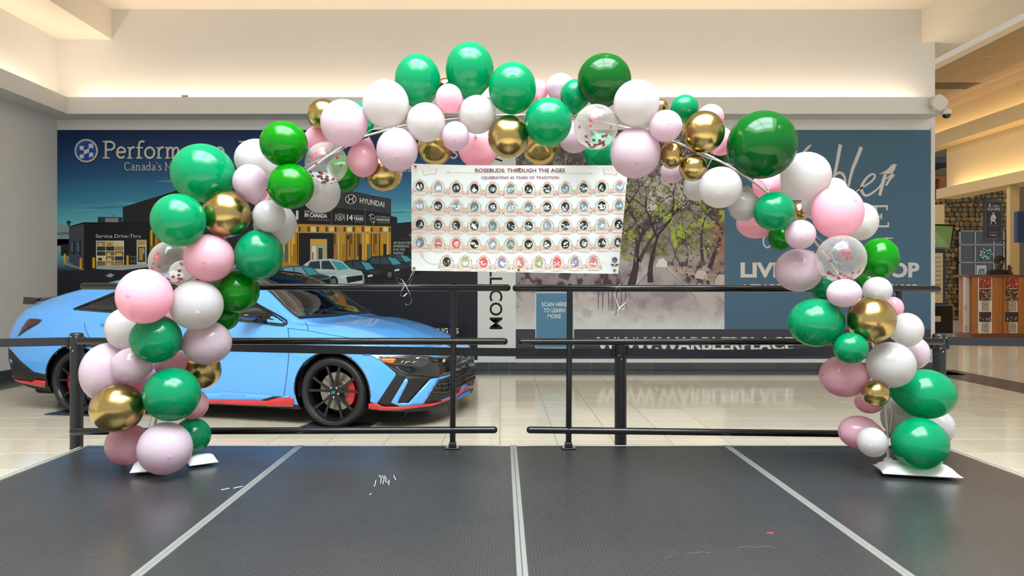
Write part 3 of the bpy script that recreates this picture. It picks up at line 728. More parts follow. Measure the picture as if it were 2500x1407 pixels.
for it in range(120):            # keep each balloon on its own line of sight, slide in depth until pressed balloons only touch
    mv = np.zeros(nb)
    BB = [ball(i) for i in range(nb)]
    for i in range(nb):
        for j in range(i + 1, nb):
            (p, a, b_), (q, c_2, e) = BB[i], BB[j]
            dx, dz, dy = p.x - q.x, p.z - q.z, p.y - q.y
            sx, sz, sy = a + c_2, b_ + e, (a + b_ + c_2 + e) / 2
            k = (dx / sx) ** 2 + (dz / sz) ** 2
            lim = 0.94
            if k >= lim: continue
            need = sy * math.sqrt(lim - k)
            if abs(dy) < need:
                li, lj = B[i][5], B[j][5]
                s_ = (1 if li > lj else -1 if li < lj else (1 if (dy > 0 or (dy == 0 and i < j)) else -1))
                e_ = (need - s_ * dy) * 0.25
                mv[i] += s_ * e_; mv[j] -= s_ * e_
    dep += np.clip(mv, -0.03, 0.03) + (tgt - dep) * 0.01
    dep = np.clip(dep, 3.0, 3.9)
BB = [ball(i) for i in range(nb)]
def touching(i):
    p, a, b_ = BB[i]
    for j in range(nb):
        if j != i:
            q, c_2, e = BB[j]
            if ((p.x - q.x) / (a + c_2)) ** 2 + ((p.z - q.z) / (b_ + e)) ** 2 + ((p.y - q.y) / ((a + b_ + c_2 + e) / 2)) ** 2 < 0.97: return True
    return False
TOUCH = [touching(i) for i in range(nb)]
conf_me = {}
for i in range(nb):
    x, y, rx, ry, col, lay, label = B[i]
    c, RX, RZ = ball(i); RY = (RX + RZ) / 2
    if c.z - RZ < SZ + 0.004: c.z = SZ + 0.004 + RZ
    # axis: away from the nearest point of the pole
    pn = min(POLE3, key=lambda p: (p - c).length)
    ax = c - pn
    if lay == 0: ax = ax + Vector((0, -0.05, 0))
    if 'neck up' in label: ax = Vector((-0.3, -0.15, -1))
    if 'neck down' in label: ax = Vector((-0.2, -0.3, 1))
    if ax.length < 0.03: ax = Vector((0.1, -0.8, -0.4))
    ax.normalize()
    Q = ax.to_track_quat('Z', 'Y').to_matrix()
    NS, NR = 36, 24
    prof = []
    neck = 0.30 if ('neck' in label or 'drop' in label) else 0.16
    for k in range(NR + 1):
        th = math.pi * k / NR; t = math.cos(th); r = math.sin(th)
        if t < -0.55:
            q = (-0.55 - t) / 0.45; t2 = t - neck * q ** 2 * 1.0; r2 = max(r * (1 - 0.25 * q), 0.055 if k < NR else 0.045); t, r = t2, r2
        prof.append((r, t))
    prof += [(0.075, prof[-1][1] - 0.02), (0.085, prof[-1][1] - 0.05), (0.05, prof[-1][1] - 0.075), (0.0, prof[-1][1] - 0.08)]
    b = MB(); b.lathe(prof, NS)
    vs = []; th_ = []
    for v in b.v:
        p = Q @ Vector(v)
        vs.append((p.x * RX, p.y * RY, p.z * RZ)); th_.append(min(1.0, max(0.0, (-v[2] - 0.1) / 0.9)))
    b.v = vs; b.f = [tuple(reversed(f)) for f in b.f]
    o = b.build('balloon', BM[col], smooth='all', local=True); o.location = c
    # flip check not needed for shells; store the latex thickness
    a_ = o.data.attributes.new('thick', 'FLOAT', 'POINT'); a_.data.foreach_set('value', th_)
    tag(o, label, 'balloon', 'balloons of the arch')
    # thread that ties the neck to the pole
    nk = c + Matrix.Diagonal((RX, RY, RZ)) @ (Q @ Vector((0, 0, prof[-1][1] + 0.03)))
    pk = min(POLE3, key=lambda p: (p - nk).length)
    if not TOUCH[i] and (pk - nk).length > 0.012: MB().tube([nk - c, pk - c], 0.0022, 5).build('tie', TIPS[col], o, local=True)
    # darker nipple at the crown
    tip = MB(); M_ = Matrix.Diagonal((RX, RY, RZ)) @ Q
    vv = []
    for rr, zz in ((0.0, 1.006), (0.03, 1.005), (0.06, 1.0015), (0.085, 0.9945)):
        for k in range(10):
            a = 2 * math.pi * k / 10; vv.append(M_ @ Vector((rr * math.cos(a), rr * math.sin(a), zz)))
    if lay < 2 and col != 'C':
        tip.add(vv, [(r_ * 10 + k, r_ * 10 + (k + 1) % 10, r_ * 10 + 10 + (k + 1) % 10, r_ * 10 + 10 + k) for r_ in range(3) for k in range(10)])
        tip.build('tip', TIPS[col], o, smooth='all', local=True)
    if col == 'C':
        if 'confetti' not in conf_me:
            for nm, cc in (('red', 'c8283c'), ('rose', 'd85068'), ('wine', '7a1226')):
                conf_me[nm] = MB().lathe([(0.0, 0.0004), (0.0082, 0.0004), (0.0082, -0.0004), (0.0, -0.0004)], 10).mesh('confetti', mat('confetti_' + nm, cc, 0.25, 0.4))
            conf_me['confetti'] = 1
        rng = random.Random(i * 13 + 5)
        for k in range(62):
            if k < 38: dirv = Vector((rng.gauss(0, 0.45), rng.gauss(-0.25, 0.45), -1 + rng.gauss(0, 0.15)))
            elif k < 50: dirv = Vector((rng.gauss(-0.25, 0.16), -1, rng.gauss(0.15, 0.16)))
            else: dirv = Vector((rng.uniform(-1, 1), rng.uniform(-1, 1), rng.uniform(-1, 1)))
            dirv.normalize(); f = 0.985
            q = bpy.data.objects.new('confetti', conf_me[rng.choice(['red', 'rose', 'wine'])]); C.objects.link(q); q.parent = o
            q.location = (dirv.x * RX * f, dirv.y * RY * f, dirv.z * RZ * f)
            q.rotation_euler = dirv.to_track_quat('Z', 'Y').to_euler()
# --- pole, foot plates
t = thing('arch_frame', (0, D_ARCH, SZ), 'thin white pole frame carrying the balloon arch', 'frame')
MB().tube([p.copy() for p in POLE3], 0.0058, 10).build('pole', mat('white_pole', 'd6ccb8', 0.35, noise=0.02), t, smooth=True)
for p in (POLE3[0], POLE3[-1]):
    MB().lathe([(0.022, 0), (0.022, 0.05), (0.014, 0.06)], 14, Matrix.Translation((p.x, p.y, SZ + 0.001))).build('foot_socket', mat('white_pole', 'e4e0d6'), t, smooth=True)
# pale decorating strip that the balloons are threaded on, looping along the pole
b = MB(); pts = []
for k, p in enumerate(POLE3): pts.append(p + Vector((0.02 * math.sin(k * 0.9), -0.02, 0.016 * math.cos(k * 0.8))))
b.tube(pts, 0.0014, 5); b.build('threading_line', mat('clear_strip', 'd8d2c4', 0.3), t)
# --- white weight bags
m_bag = mat('white_vinyl_bag', 'eef0f2', 0.35, noise=0.02, bump=0.3, bscale=30)
def bag(cx, cy, lx, ly, h, rz, label, seed):
    nx, ny = 14, 9; rng = random.Random(seed); vs = []
    M_ = Matrix.Translation((cx, cy, SZ)) @ Matrix.Rotation(rz, 4, 'Z')
    for sgn in (0, 1):
        for i in range(nx + 1):
            for j in range(ny + 1):
                u = i / nx * 2 - 1; v = j / ny * 2 - 1
                e = max(0, 1 - u ** 4) ** .5 * max(0, 1 - v ** 2) ** .5
                wob = 1 + 0.06 * math.sin(5 * u + seed) * math.cos(4 * v)
                pin = 1 - 0.05 * (1 - abs(u)) - 0.0
                z = (h * 0.30 + h * 0.70 * e * wob if sgn == 0 else h * 0.30 * (1 - e)) + 0.001
                vs.append(M_ @ Vector((u * lx / 2 * (1 - 0.05 * (1 - v * v)) , v * ly / 2 * pin, z)))
    n = (nx + 1) * (ny + 1); fs = []
    for i in range(nx):
        for j in range(ny):
            a = i * (ny + 1) + j; q = (a, a + ny + 1, a + ny + 2, a + 1); fs.append(q); fs.append(tuple(n + z for z in reversed(q)))
    b = MB(); b.add(vs, fs); o = b.build('weight_bag', m_bag, smooth='all', loc=(cx, cy, SZ)); tag(o, label, 'sandbag', 'arch weight bags')
    sb = MB(); sb.tube([M_ @ Vector((lx / 2 * s_ * 0.97, -ly / 2 * 0.97, h * 0.30)) for s_ in (-1, -0.5, 0, 0.5, 1)], 0.003, 6); sb.build('seam', m_bag, o, smooth=True)
bag(2.0, 3.36, 0.345, 0.17, 0.062, math.radians(-13), 'white weight bag lying flat at the right foot of the arch', 1)
bag(-1.735, 3.42, 0.15, 0.15, 0.065, math.radians(22), 'white weight bag poking out left under the left foot balloon', 2)
bag(-1.535, 3.56, 0.14, 0.12, 0.05, math.radians(35), 'white weight bag corner poking out right of the left foot balloon', 3)
# ================================================================ PRINTED MURALS ON THE FAR WALL
m_print = print_mat('matte_print', 0.5, 0.25)
def on_wall(px, py, z):
    p = at(px, py, DW); return (p.x, DW - 0.0125 - z, p.z)
def board(name, x0, y0, x1, y1, label, cat, col='d9d9d6'):
    a, b = at(x0, y1, DW), at(x1, y0, DW)
    t = thing(name, ((a.x + b.x) / 2, DW, a.z), label, cat)
    MB().box(a.x, b.x, DW - 0.012, DW, a.z, b.z).build('backing_board', mat('board_' + col, col, 0.6), t); return t
# --- slab-serif letters drawn as strokes (unit cap height, y up)
def arc(cx, cy, rx, ry, a0, a1, n=14): return [(cx + rx * math.cos(math.radians(a0 + (a1 - a0) * k / n)), cy + ry * math.sin(math.radians(a0 + (a1 - a0) * k / n))) for k in range(n + 1)]
SER = 0.075
GL = {
 'P': ([[(.2, 0), (.2, 1)], [(.2, .955)] + arc(.42, .725, .27, .23, 90, -90) + [(.2, .495)]], [(.02, .42, .035), (.02, .2, .965)], .78),
 'e': ([[(.08, .36), (.54, .36)], arc(.31, .34, .235, .30, 4, 320)], [], .64),
 'r': ([[(.17, 0), (.17, .64)], [(.17, .42), (.24, .57), (.34, .64), (.46, .63)]], [(.03, .34, .035), (.03, .17, .62)], .52),
 'f': ([[(.19, 0), (.19, .78), (.24, .93), (.36, .985), (.5, .95)]], [(.04, .38, .035), (.04, .42, .62)], .48),
 'o': ([arc(.34, .335, .26, .30, 0, 360, 24)], [], .70),
 'm': ([[(.16, 0), (.16, .64)], [(.16, .45), (.26, .6), (.38, .63), (.46, .55), (.47, 0)], [(.47, .45), (.57, .6), (.69, .63), (.77, .55), (.78, 0)]], [(.03, .29, .035), (.36, .58, .035), (.67, .92, .035), (.03, .16, .62)], 1.0),
 'n': ([[(.16, 0), (.16, .64)], [(.16, .45), (.26, .6), (.40, .63), (.49, .55), (.50, 0)]], [(.03, .29, .035), (.38, .63, .035), (.03, .16, .62)], .70),
 'c': ([arc(.32, .335, .25, .30, 45, 315)], [], .58),
 'a': ([[(.1, .56), (.26, .64), (.4, .58), (.43, .45), (.43, .06), (.53, .03)], [(.43, .38), (.22, .36), (.1, .24), (.11, .1), (.22, .03), (.34, .06), (.43, .14)]], [], .60),
 'd': ([arc(.29, .33, .22, .29, 30, 330), [(.50, 0.03), (.50, 1.0)]], [(.38, .5, .965), (.5, .6, .035)], .68),
 's': ([[(.42, .55), (.3, .63), (.14, .6), (.11, .48), (.22, .37), (.36, .3), (.42, .17), (.32, .04), (.16, .03), (.07, .1)]], [], .50),
 'C': ([arc(.42, .5, .34, .46, 45, 315)], [], .82),
 'M': ([[(.16, 0), (.16, 1)], [(.16, 1), (.5, .25), (.84, 1)], [(.84, 1), (.84, 0)]], [(.02, .32, .035), (.7, .99, .035), (.03, .16, .965), (.84, .97, .965)], 1.02),
 "'": ([[(.1, 1.0), (.06, .78)]], [], .22),
 'T': ([[(.42, 0), (.42, 1)]], [(.05, .8, .955), (.26, .58, .035)], .84), ' ': ([], [], .34),
}
def slab(pr, txt, x, y, h, col, track=0.0, wt=0.115):
    for ch in txt:
        st, se, adv = GL[ch]
        for s_ in st: pr.stroke([(x + a * h, y - b * h) for a, b in s_], wt * h, col)
        for a, b, yy in se: pr.rect(x + a * h, y - (yy + SER / 2) * h, x + b * h, y - (yy - SER / 2) * h, col)
        x += (adv + track) * h
        if pr.auto: pr.flush()
    return x
# ---------------------------------------------------------------- dealership mural
mu = board('dealership_mural', 141, 318, 1166, 879, 'large dark blue printed mural of a car dealership behind the blue car', 'mural')
pr = Print(on_wall, 0.0003)
pr.grad(141, 1166, [(318, '10284e'), (370, '1a3c68'), (430, '2a5c8a'), (490, '3f8cb0'), (540, '64bccc'), (585, '8cd0d0'), (640, '5c8a90'), (662, '23262f'), (720, '1f222c'), (879, '1d222e')])
pr.lift(); rng = random.Random(3)
for k in range(26):   # thin streaks of cloud
    x, y = rng.uniform(150, 900), rng.uniform(440, 530); L = rng.uniform(40, 160); pr.poly([(x, y), (x + L, y - 5), (x + L * 1.2, y - 3), (x + L * .4, y + 2)], ('4a93a8', '3c84a0', '67b4bd')[k % 3])
pr.lift()
pr.poly([(141, 546), (172, 550), (172, 612), (141, 612)], '8fa9a8')
for k in range(8): pr.rect(143 + 4 * k, 548, 144 + 4 * k, 582, '7b9594')
pr.rect(141, 584, 172, 600, '4d5d60'); pr.rect(150, 596, 172, 625, '22262a'); pr.disc(169, 543, 6, 4, '2b3238'); pr.rect(166, 543, 172, 552, '2b3238')
pr.poly([(240, 530), (300, 531), (300, 546), (240, 546)], '34363c'); pr.rect(258, 533, 290, 546, '8b8f8e'); pr.disc(319, 543, 9, 5, 'a9aeb0')
pr.stroke([(278, 523), (278, 532)], 1.2, '20242a'); pr.lift()
pr.poly([(301, 506), (437, 464), (560, 424), (640, 398), (760, 436), (860, 467), (955, 486), (955, 640), (301, 650)], '26252c')
pr.lift()
pr.poly([(170, 553), (206, 545), (206, 660), (170, 640)], '474f5c'); pr.poly([(206, 543), (366, 543), (366, 660), (206, 660)], '1c1b20')
pr.poly([(170, 553), (206, 543), (366, 543), (366, 546), (206, 547), (170, 556)], '101014'); pr.lift()
for x0 in (173, 188): pr.poly([(x0, 590), (x0 + 12, 588), (x0 + 12, 624), (x0, 618)], '26303a'); pr.poly([(x0 + 2, 592), (x0 + 6, 591), (x0 + 6, 616), (x0 + 2, 614)], '5d7884')
pr.rect(236, 588, 304, 649, 'cfd6d2'); pr.lift()
for i in range(3):
    for j in range(5):
        x0 = 238 + i * 22; y0 = 590 + j * 12; c_ = ('c89a3a', 'd8b458', '3a3a36', '8a6a30', 'e8d49a', 'a8865a')[rng.randrange(6)]
        pr.rect(x0, y0, x0 + 20.5, y0 + 10.5, c_); pr.rect(x0 + 3, y0 + 4, x0 + 3 + rng.uniform(4, 14), y0 + 10.5, ('2a2a28', 'b88a3c', 'dac080')[rng.randrange(3)])
pr.rect(335, 586, 359, 648, 'c4cec8'); pr.lift(); pr.rect(338, 588, 356, 599, 'c8a040'); pr.rect(338, 603, 356, 640, '44403a'); pr.rect(341, 606, 350, 636, 'b89850'); pr.rect(350, 605, 354, 620, '8aa6a8')
for k in range(4): pr.stroke([(322 + k * 8, 626), (322 + k * 8, 648)], 1.0, '8c9694')
pr.stroke([(320, 627), (334, 627)], 1.0, '8c9694'); pr.stroke([(320, 638), (334, 638)], 1.0, '8c9694')
pr.rect(367, 560, 398, 640, '8a6a20')
for k in range(5): pr.rect(369 + 6 * k, 563, 373 + 6 * k, 600, ('d8b030', '3a2c14', 'c09020', 'e0c050', '5a4018')[k])
pr.poly([(236, 650), (366, 645), (366, 652), (300, 660), (236, 657)], 'a4b4b0'); pr.poly([(157, 641), (206, 657), (206, 660), (157, 645)], '9a9a94')
for x0, y0, y1 in ((157, 620, 641), (196, 630, 658), (227, 629, 655), (310, 624, 648)): pr.rect(x0, y0, x0 + 6, y1, 'e2b21a'); pr.rect(x0 + 4.3, y0, x0 + 6, y1, 'b08410')
pr.poly([(258, 674), (271, 667), (282, 673), (276, 673), (276, 677), (264, 677), (264, 674)], '93b2ac'); pr.poly([(330, 690), (420, 682), (420, 684), (330, 693)], '8a9a98'); pr.lift()
# right facade: sign box with tiles, black banners, glass front
pr.poly([(700, 462), (760, 437), (860, 467), (955, 486), (955, 522), (820, 507), (700, 492)], '3b3a43'); pr.lift()
for k in range(9): pr.stroke([(730 + 26 * k, 448 + 7 * k), (712 + 26 * k, 496 + 3 * k)], 0.8, '2c2b33')
for k in range(2): pr.stroke([(710, 478 + 12 * k), (955, 506 + 8 * k)], 0.8, '2c2b33')
pr.disc(857, 487, 17, 15, '202026', 24, 0.2); pr.poly([(690, 494), (955, 522), (955, 553), (690, 546)], '18181d')
pr.poly([(690, 546), (955, 553), (955, 640), (690, 662)], 'b8861e'); pr.lift()
pr.ring(857, 487, 12, 14, 'cfd2ce', 26, ky=0.86); pr.stroke([(851, 480), (854, 487), (850, 495)], 2.4, 'cfd2ce'); pr.stroke([(865, 479), (861, 487), (864, 495)], 2.4, 'cfd2ce'); pr.stroke([(853, 489), (862, 485)], 2.2, 'cfd2ce')
for x0 in (810, 892): pr.stroke([(x0, 508), (x0, 551)], 1.0, '77777a')
for k in range(12):
    x0 = 694 + 22 * k; pr.rect(x0, 554, x0 + 12, 566, ('e0a828', 'f0c860', 'c88c1c', 'e8d488')[k % 4]); pr.rect(x0 + 14, 554, x0 + 18, 566, '3c3424')
pr.stroke([(690, 551), (955, 556)], 1.4, 'a4a89a'); pr.stroke([(690, 567), (955, 569)], 2.0, '9aa094'); pr.lift()
for k in range(13):
    x0 = 692 + 20 * k; c_ = ('e6b030', 'c8922a', '6c5018', 'f0d070')[rng.randrange(4)]; pr.rect(x0, 571, x0 + 9, 620 + rng.uniform(-8, 10), c_); pr.rect(x0 + 4, 596, x0 + 12, 640, ('28241c', '4a6a6c', 'a07820', '1e2224')[rng.randrange(4)])
    pr.stroke([(x0 + 15, 570), (x0 + 15, 645)], 2.4, ('2a281e', 'c8c888')[k % 3 == 0])
pr.disc(854, 580, 6, 7, '1e1a14'); pr.lift()
pr.poly([(730, 569), (815, 570), (815, 648), (730, 652)], '19181c'); pr.lift(); pr.rect(758, 584, 799, 640, 'b8a878'); pr.lift(); pr.rect(761, 586, 796, 597, 'd8a838'); pr.rect(762, 601, 772, 640, 'd8e0dc'); pr.rect(775, 601, 792, 640, '9ab0a8'); pr.rect(763, 616, 766, 640, 'b03038'); pr.rect(778, 606, 788, 640, '3c3c34')
pr.poly([(955, 528), (970, 531), (970, 545), (1005, 542), (1166, 530), (1166, 660), (955, 660)], '15171c'); pr.lift()
def parked(x0, y0, wd, hg, body, dark, face=1):
    """a parked car seen from its front quarter, printed flat"""
    X = lambda a: x0 + a * wd; Y = lambda b: y0 + b * hg
    pr.lift(); pr.disc(X(.5), Y(1.0), wd * .5, hg * .10, '0c0d10', 20)
    pr.poly([(X(0), Y(.45)), (X(.06), Y(.2)), (X(.16), Y(.04)), (X(.48), Y(.0)), (X(.66), Y(.1)), (X(.78), Y(.36)), (X(.96), Y(.46)), (X(1), Y(.62)), (X(.99), Y(.92)), (X(.6), Y(1.0)), (X(.02), Y(.9))], body); pr.lift()
    pr.poly([(X(.1), Y(.36)), (X(.15), Y(.12)), (X(.3), Y(.08)), (X(.31), Y(.38))], dark); pr.poly([(X(.33), Y(.38)), (X(.33), Y(.09)), (X(.45), Y(.07)), (X(.55), Y(.4))], dark)
    pr.poly([(X(.48), Y(.07)), (X(.65), Y(.14)), (X(.76), Y(.38)), (X(.59), Y(.43))], '3fa0b0'); pr.poly([(X(.6), Y(.46)), (X(.78), Y(.41)), (X(.95), Y(.5)), (X(.76), Y(.6))], 'a8d0d0' if body[0] > '6' else '2c3a44')
    pr.lift(); pr.poly([(X(.72), Y(.68)), (X(.98), Y(.6)), (X(.98), Y(.8)), (X(.74), Y(.9))], '15181c'); pr.poly([(X(.62), Y(.64)), (X(.72), Y(.6)), (X(.73), Y(.68)), (X(.63), Y(.72))], 'd8e4e4')
    for a, r in ((.14, .13), (.52, .15)): pr.disc(X(a), Y(.86), r * hg * 1.15, r * hg * 1.5, '101114', 18); pr.lift(0.3); pr.disc(X(a), Y(.86), r * hg * .7, r * hg * .95, '5a6468', 14)
    pr.stroke([(X(.04), Y(.5)), (X(.56), Y(.56))], 0.8, '20262c')
parked(930, 620, 100, 46, '2a2e36', '38505c'); parked(890, 624, 118, 54, '20242a', '334a54'); parked(826, 634, 116, 60, '1b1e24', '2c4650'); parked(735, 632, 154, 66, 'b4cccc', '2c3c44'); parked(676, 648, 134, 56, '48606e', '7faab4')
parked(560, 640, 130, 60, '8aa0a8', '34464e')
pr.lift(); pr.rect(965, 787, 1141, 850, '17181f'); pr.stroke([(965, 787), (1141, 787)], 0.8, '30333c')
pr.build('picture', mu, m_print)
pl = Print(on_wall, 0.0003); pl.z = 0.012; pl.auto = ('lettering', mu, m_print)
slab(pl, 'Performance', 252, 388, 43, 'cfcac2', -0.018); slab(pl, 'T', 582, 388, 43, 'cfcac2')
slab(pl, "Canada's M", 305, 417, 20, 'c4c4c0', -0.015, 0.105); slab(pl, 's', 1098, 388, 43, 'b8bcc0'); slab(pl, 'na', 982, 420, 20, 'b8c0c4')
pl.text('e Collis', 143, 573, 7, '30383c', 28)
pl.text('Service Drive-Thru', 236, 581, 9, 'c6c6c2', 110, 0.008)
pl.text('HYUNDAI', 879, 496, 13, 'c9d0cc', 60, 0.03, skew=0.17)
pl.text('#', 705, 521, 9, 'c8c8c4', 9, 0.02); pl.text('1', 724, 536, 22, 'e0e0dc', 5.5, 0.02)
pl.text('HYUNDAI', 745, 519, 5.5, 'c8c8c4', 42, 0.02, skew=0.06); pl.text('IN CANADA', 745, 530, 10, 'e0e0dc', 55, 0.035, skew=0.05); pl.text('2012 2013 2015 2018 2019', 754, 538, 3.6, 'a0a0a0', 50, skew=0.04)
pl.ring(831, 531, 7, 8.6, 'c8c8c4', 22); pl.text('H', 827, 536, 9, 'c8c8c4', 8, 0.04, shear=0.3)
for s_ in (-1, 1):
    for k in range(5): pl.disc(831 + s_ * (10 + k * .4), 524 + 3.6 * k, 1.8, 0.9, 'c8c8c4', 8, s_ * (0.9 - .4 * k))
pl.text('14', 848, 538, 14, 'e0e0dc', 14, 0.03, skew=.04); pl.text('CONSECUTIVE', 864, 529, 4, 'b8b8b4', 24, skew=.05); pl.text('YEARS', 864, 538, 8, 'e0e0dc', 24, 0.03, skew=.05); pl.text('2009-2022', 866, 544, 3, '909090', 18)
pl.curve([(901, 527), (908, 524), (914, 526)], 1.4, 'c8c8c4'); pl.curve([(907, 522), (905, 532), (904, 538)], 1.4, 'c8c8c4'); pl.curve([(908, 538), (911, 532), (914, 536), (917, 529)], 1.2, 'c8c8c4'); pl.curve([(906, 540), (911, 544), (916, 539), (912, 549)], 1.2, 'c8c8c4')
pl.text('FOR MAKING US', 919, 532, 5, 'b0b0ae', 33, skew=.06); pl.text("CANADA'S MOST", 919, 539, 5.6, 'd8d8d4', 34, 0.03, skew=.06); pl.text('AWARDED BRAND', 921, 545, 3.4, '9a9a98', 32, skew=.04)
for k, s_ in enumerate(('AN ELEVATED', 'EXPERIENCE', 'IS IN THE', 'MAKING.')): pl.text(s_, 961, 596 + 8.4 * k, 6, 'b0b4b4', (43, 38, 28, 26)[k], 0.015)
pl.text('G', 999, 577, 6, 'b0b4b4', 6); pl.stroke([(980, 584), (1005, 583)], 0.7, '6a7074')
pl.text('CHOOSING US', 1120, 814, 13, 'd4d4d0', 118, 0.025, 'RIGHT'); pl.text('MOST', 1122, 837, 12, 'd4d4d0', 44, 0.025, 'RIGHT')
pl.flush()
lg = Print(on_wall, 0.0003); lg.z = 0.012   # round badge with a chequered flag
lg.disc(213, 370, 30, 30, '2a3140', 40); lg.lift(); lg.disc(213, 369, 29, 29, 'b4bac2', 40); lg.lift(); lg.disc(213, 369, 24, 24, '2450a8', 36); lg.lift()
for q in ([(197, 356), (202, 358), (207, 357), (207, 367), (202, 368), (197, 366)], [(219, 353), (224, 351), (230, 354), (230, 364), (224, 362), (219, 364)],
          [(207, 368), (213, 366), (220, 363), (220, 373), (213, 376), (207, 378)], [(197, 379), (202, 377), (207, 378), (207, 388), (202, 387), (197, 389)], [(220, 375), (225, 373), (230, 374), (230, 384), (225, 383), (220, 386)]): lg.poly(q, 'd4d8dc')
lg.build('badge', mu, m_print)
# ---------------------------------------------------------------- white strip with the upright web address
ws = board('web_address_panel', 1166, 318, 1259, 885, 'narrow white wall panel with a black web address running downwards', 'sign', 'd4d8d6')
pl = Print(on_wall, 0.0003); pl.auto = ('lettering', ws, m_print)
pl.text('LL.COM', 1196, 657, 32, '15161a', 147, 0.012, rot=math.pi / 2); pl.text('W', 1196, 356, 32, '15161a', 40, 0.012, rot=math.pi / 2)
pl.flush()
# ---------------------------------------------------------------- street mural
ms = board('street_mural', 1259, 318, 2271, 876, 'printed mural of a tree-lined street beside a slate blue panel with white lettering', 'mural')
NXG, NYG = 256, 244
gx = np.linspace(1259, 1768, NXG); gy = np.linspace(318, 804, NYG); X, Y = np.meshgrid(gx, gy)
def L3(c): return np.array(lin(c)[:3])
def over(img, colr, a): return img * (1 - a[..., None]) + L3(colr) * a[..., None]
n1 = fbm(X / 34, Y / 34, 5, 1); n2 = fbm(X / 14, Y / 14, 4, 9); n3 = fbm(X / 60, Y / 60, 3, 20); n4 = fbm(X / 7, Y / 7, 3, 31); n5 = fbm(X / 22 + 7, Y / 22, 4, 44)
img = np.zeros(X.shape + (3,)) + L3('b7adae')
img = over(img, 'cfccca', np.clip((n3 - .45) * 3, 0, 1)); img = over(img, '9b9092', np.clip((n1 - .52) * 3, 0, .6))
sm = lambda v, a, b: np.clip((v - a) / (b - a), 0, 1)
fol = sm(660 - Y + 60 * (n3 - .5) - 0.10 * np.abs(X - 1620), 0, 50)
img = over(img, '76706a', fol * 0.8)
img = over(img, '4c4146', fol * sm(n1 + n4 * .3, .62, .78)); img = over(img, '6e7434', fol * sm(n2, .5, .62) * sm(Y, 400, 460) * .9)
img = over(img, 'a3b43c', fol * sm(n5, .55, .66) * sm(Y, 430, 480) * sm(640 - Y, 0, 40)); img = over(img, '3e343a', fol * sm(n2 * n1, .31, .40) * .9)
img = over(img, 'd6cfcc', sm(.12 - ((X - 1625) / 190) ** 2 - ((Y - 470) / 130) ** 2 + (n2 - .5) * .9, 0, .12) * fol * .8)
img = over(img, '4a4046', sm(430 - Y + 40 * (n5 - .5), 0, 30) * sm(n2 + n4 * .4, .55, .78) * .85)
img = over(img, '9c6050', sm(X, 1728 + 20 * (n2[:1] - .5), 1746) * sm(Y, 520, 545) * sm(690 - Y, 0, 20) * (.45 + .4 * n2))
hw = 12 + (Y - 648) * 0.92; road = sm(hw - np.abs(X - (1606 + (Y - 648) * 0.08)), 0, 8) * sm(Y, 646, 654)
img = over(img, 'a89ea0', road * .9); img = over(img, '877c80', road * sm(n1, .5, .68) * .6)
park = sm(Y, 628, 645) * sm(712 - Y, 0, 14) * sm(X, 1618 + (Y - 640) * .9, 1640 + (Y - 640) * .9); img = over(img, '84716e', park * .7); img = over(img, '4c3f44', park * sm(n2 + n4 * .3, .6, .72)); img = over(img, 'b8a8a2', park * sm(n5, .56, .64) * .8)
lft = sm(Y, 640, 665) * sm(720 - Y, 0, 20) * sm(1585 - X - (Y - 650) * .9, 0, 30); img = over(img, '5d454a', lft * (.4 + .5 * n2)); img = over(img, '382c32', lft * sm(n2, .52, .6) * .8)
fade = sm(Y + 26 * (n2 - .5) + 18 * (n1 - .5), 745, 800); img = over(img, 'd2d5d3', fade)
img = over(img, '93888c', sm(n1, .56, .63) * sm(Y, 700, 730) * (1 - fade) * .6)
pr = Print(on_wall, 0.0003)
pr.raw(list(zip(X.ravel(), Y.ravel())), [(j * NXG + i, j * NXG + i + 1, (j + 1) * NXG + i + 1, (j + 1) * NXG + i) for j in range(NYG - 1) for i in range(NXG - 1)], [(*c_, 1.0) for c_ in img.reshape(-1, 3)])
pr.lift(); rng = random.Random(11)
def branch(x, y, ang, L, wd, dep_, col):
    pts = [(x, y)]; w_ = [wd]
    for k in range(5):
        ang += rng.gauss(0, .16); x += math.cos(ang) * L / 5; y -= math.sin(ang) * L / 5
        if not (1262 < x < 1765 and 322 < y < 800): break
        pts.append((x, y)); w_.append(wd * (1 - .13 * (k + 1)))
    if len(pts) > 1: pr.stroke(pts, w_, col)
    if dep_ > 0:
        for s_ in (-1, 1): branch(pts[-1][0], pts[-1][1], ang + s_ * rng.uniform(.25, .7), L * rng.uniform(.55, .8), wd * .5, dep_ - 1, col)
for x, y, a, L, wd, dp, c_ in ((1540, 700, 1.5, 130, 20, 5, '40343a'), (1588, 690, 1.62, 110, 15, 5, '3a3036'), (1560, 640, 1.2, 90, 10, 4, '4a3c42'), (1732, 655, 1.62, 120, 12, 5, '43373c'), (1716, 640, 1.75, 110, 9, 4, '4a3c42'),
                               (1660, 650, 1.5, 70, 4, 3, '5a4c50'), (1675, 652, 1.6, 80, 5, 4, '54464a'), (1640, 648, 1.55, 50, 3, 3, '5a4c50'), (1420, 660, 1.5, 130, 18, 5, '43383e'), (1340, 640, 1.6, 120, 14, 5, '43383e'), (1480, 690, 1.45, 120, 10, 4, '4a3c42'),
                               (1390, 440, .9, 60, 6, 4, '3c3238'), (1640, 430, 2.2, 60, 6, 4, '463a40')): branch(x, y, a, L, wd, dp, c_)
for k in range(7): x = 1462 + 11 * k; pr.stroke([(x, 700), (x + rng.uniform(-2, 2), 735), (x + rng.uniform(-3, 3), 760 + rng.uniform(-8, 8))], [3, 2.4, 1], '6a5a5e')
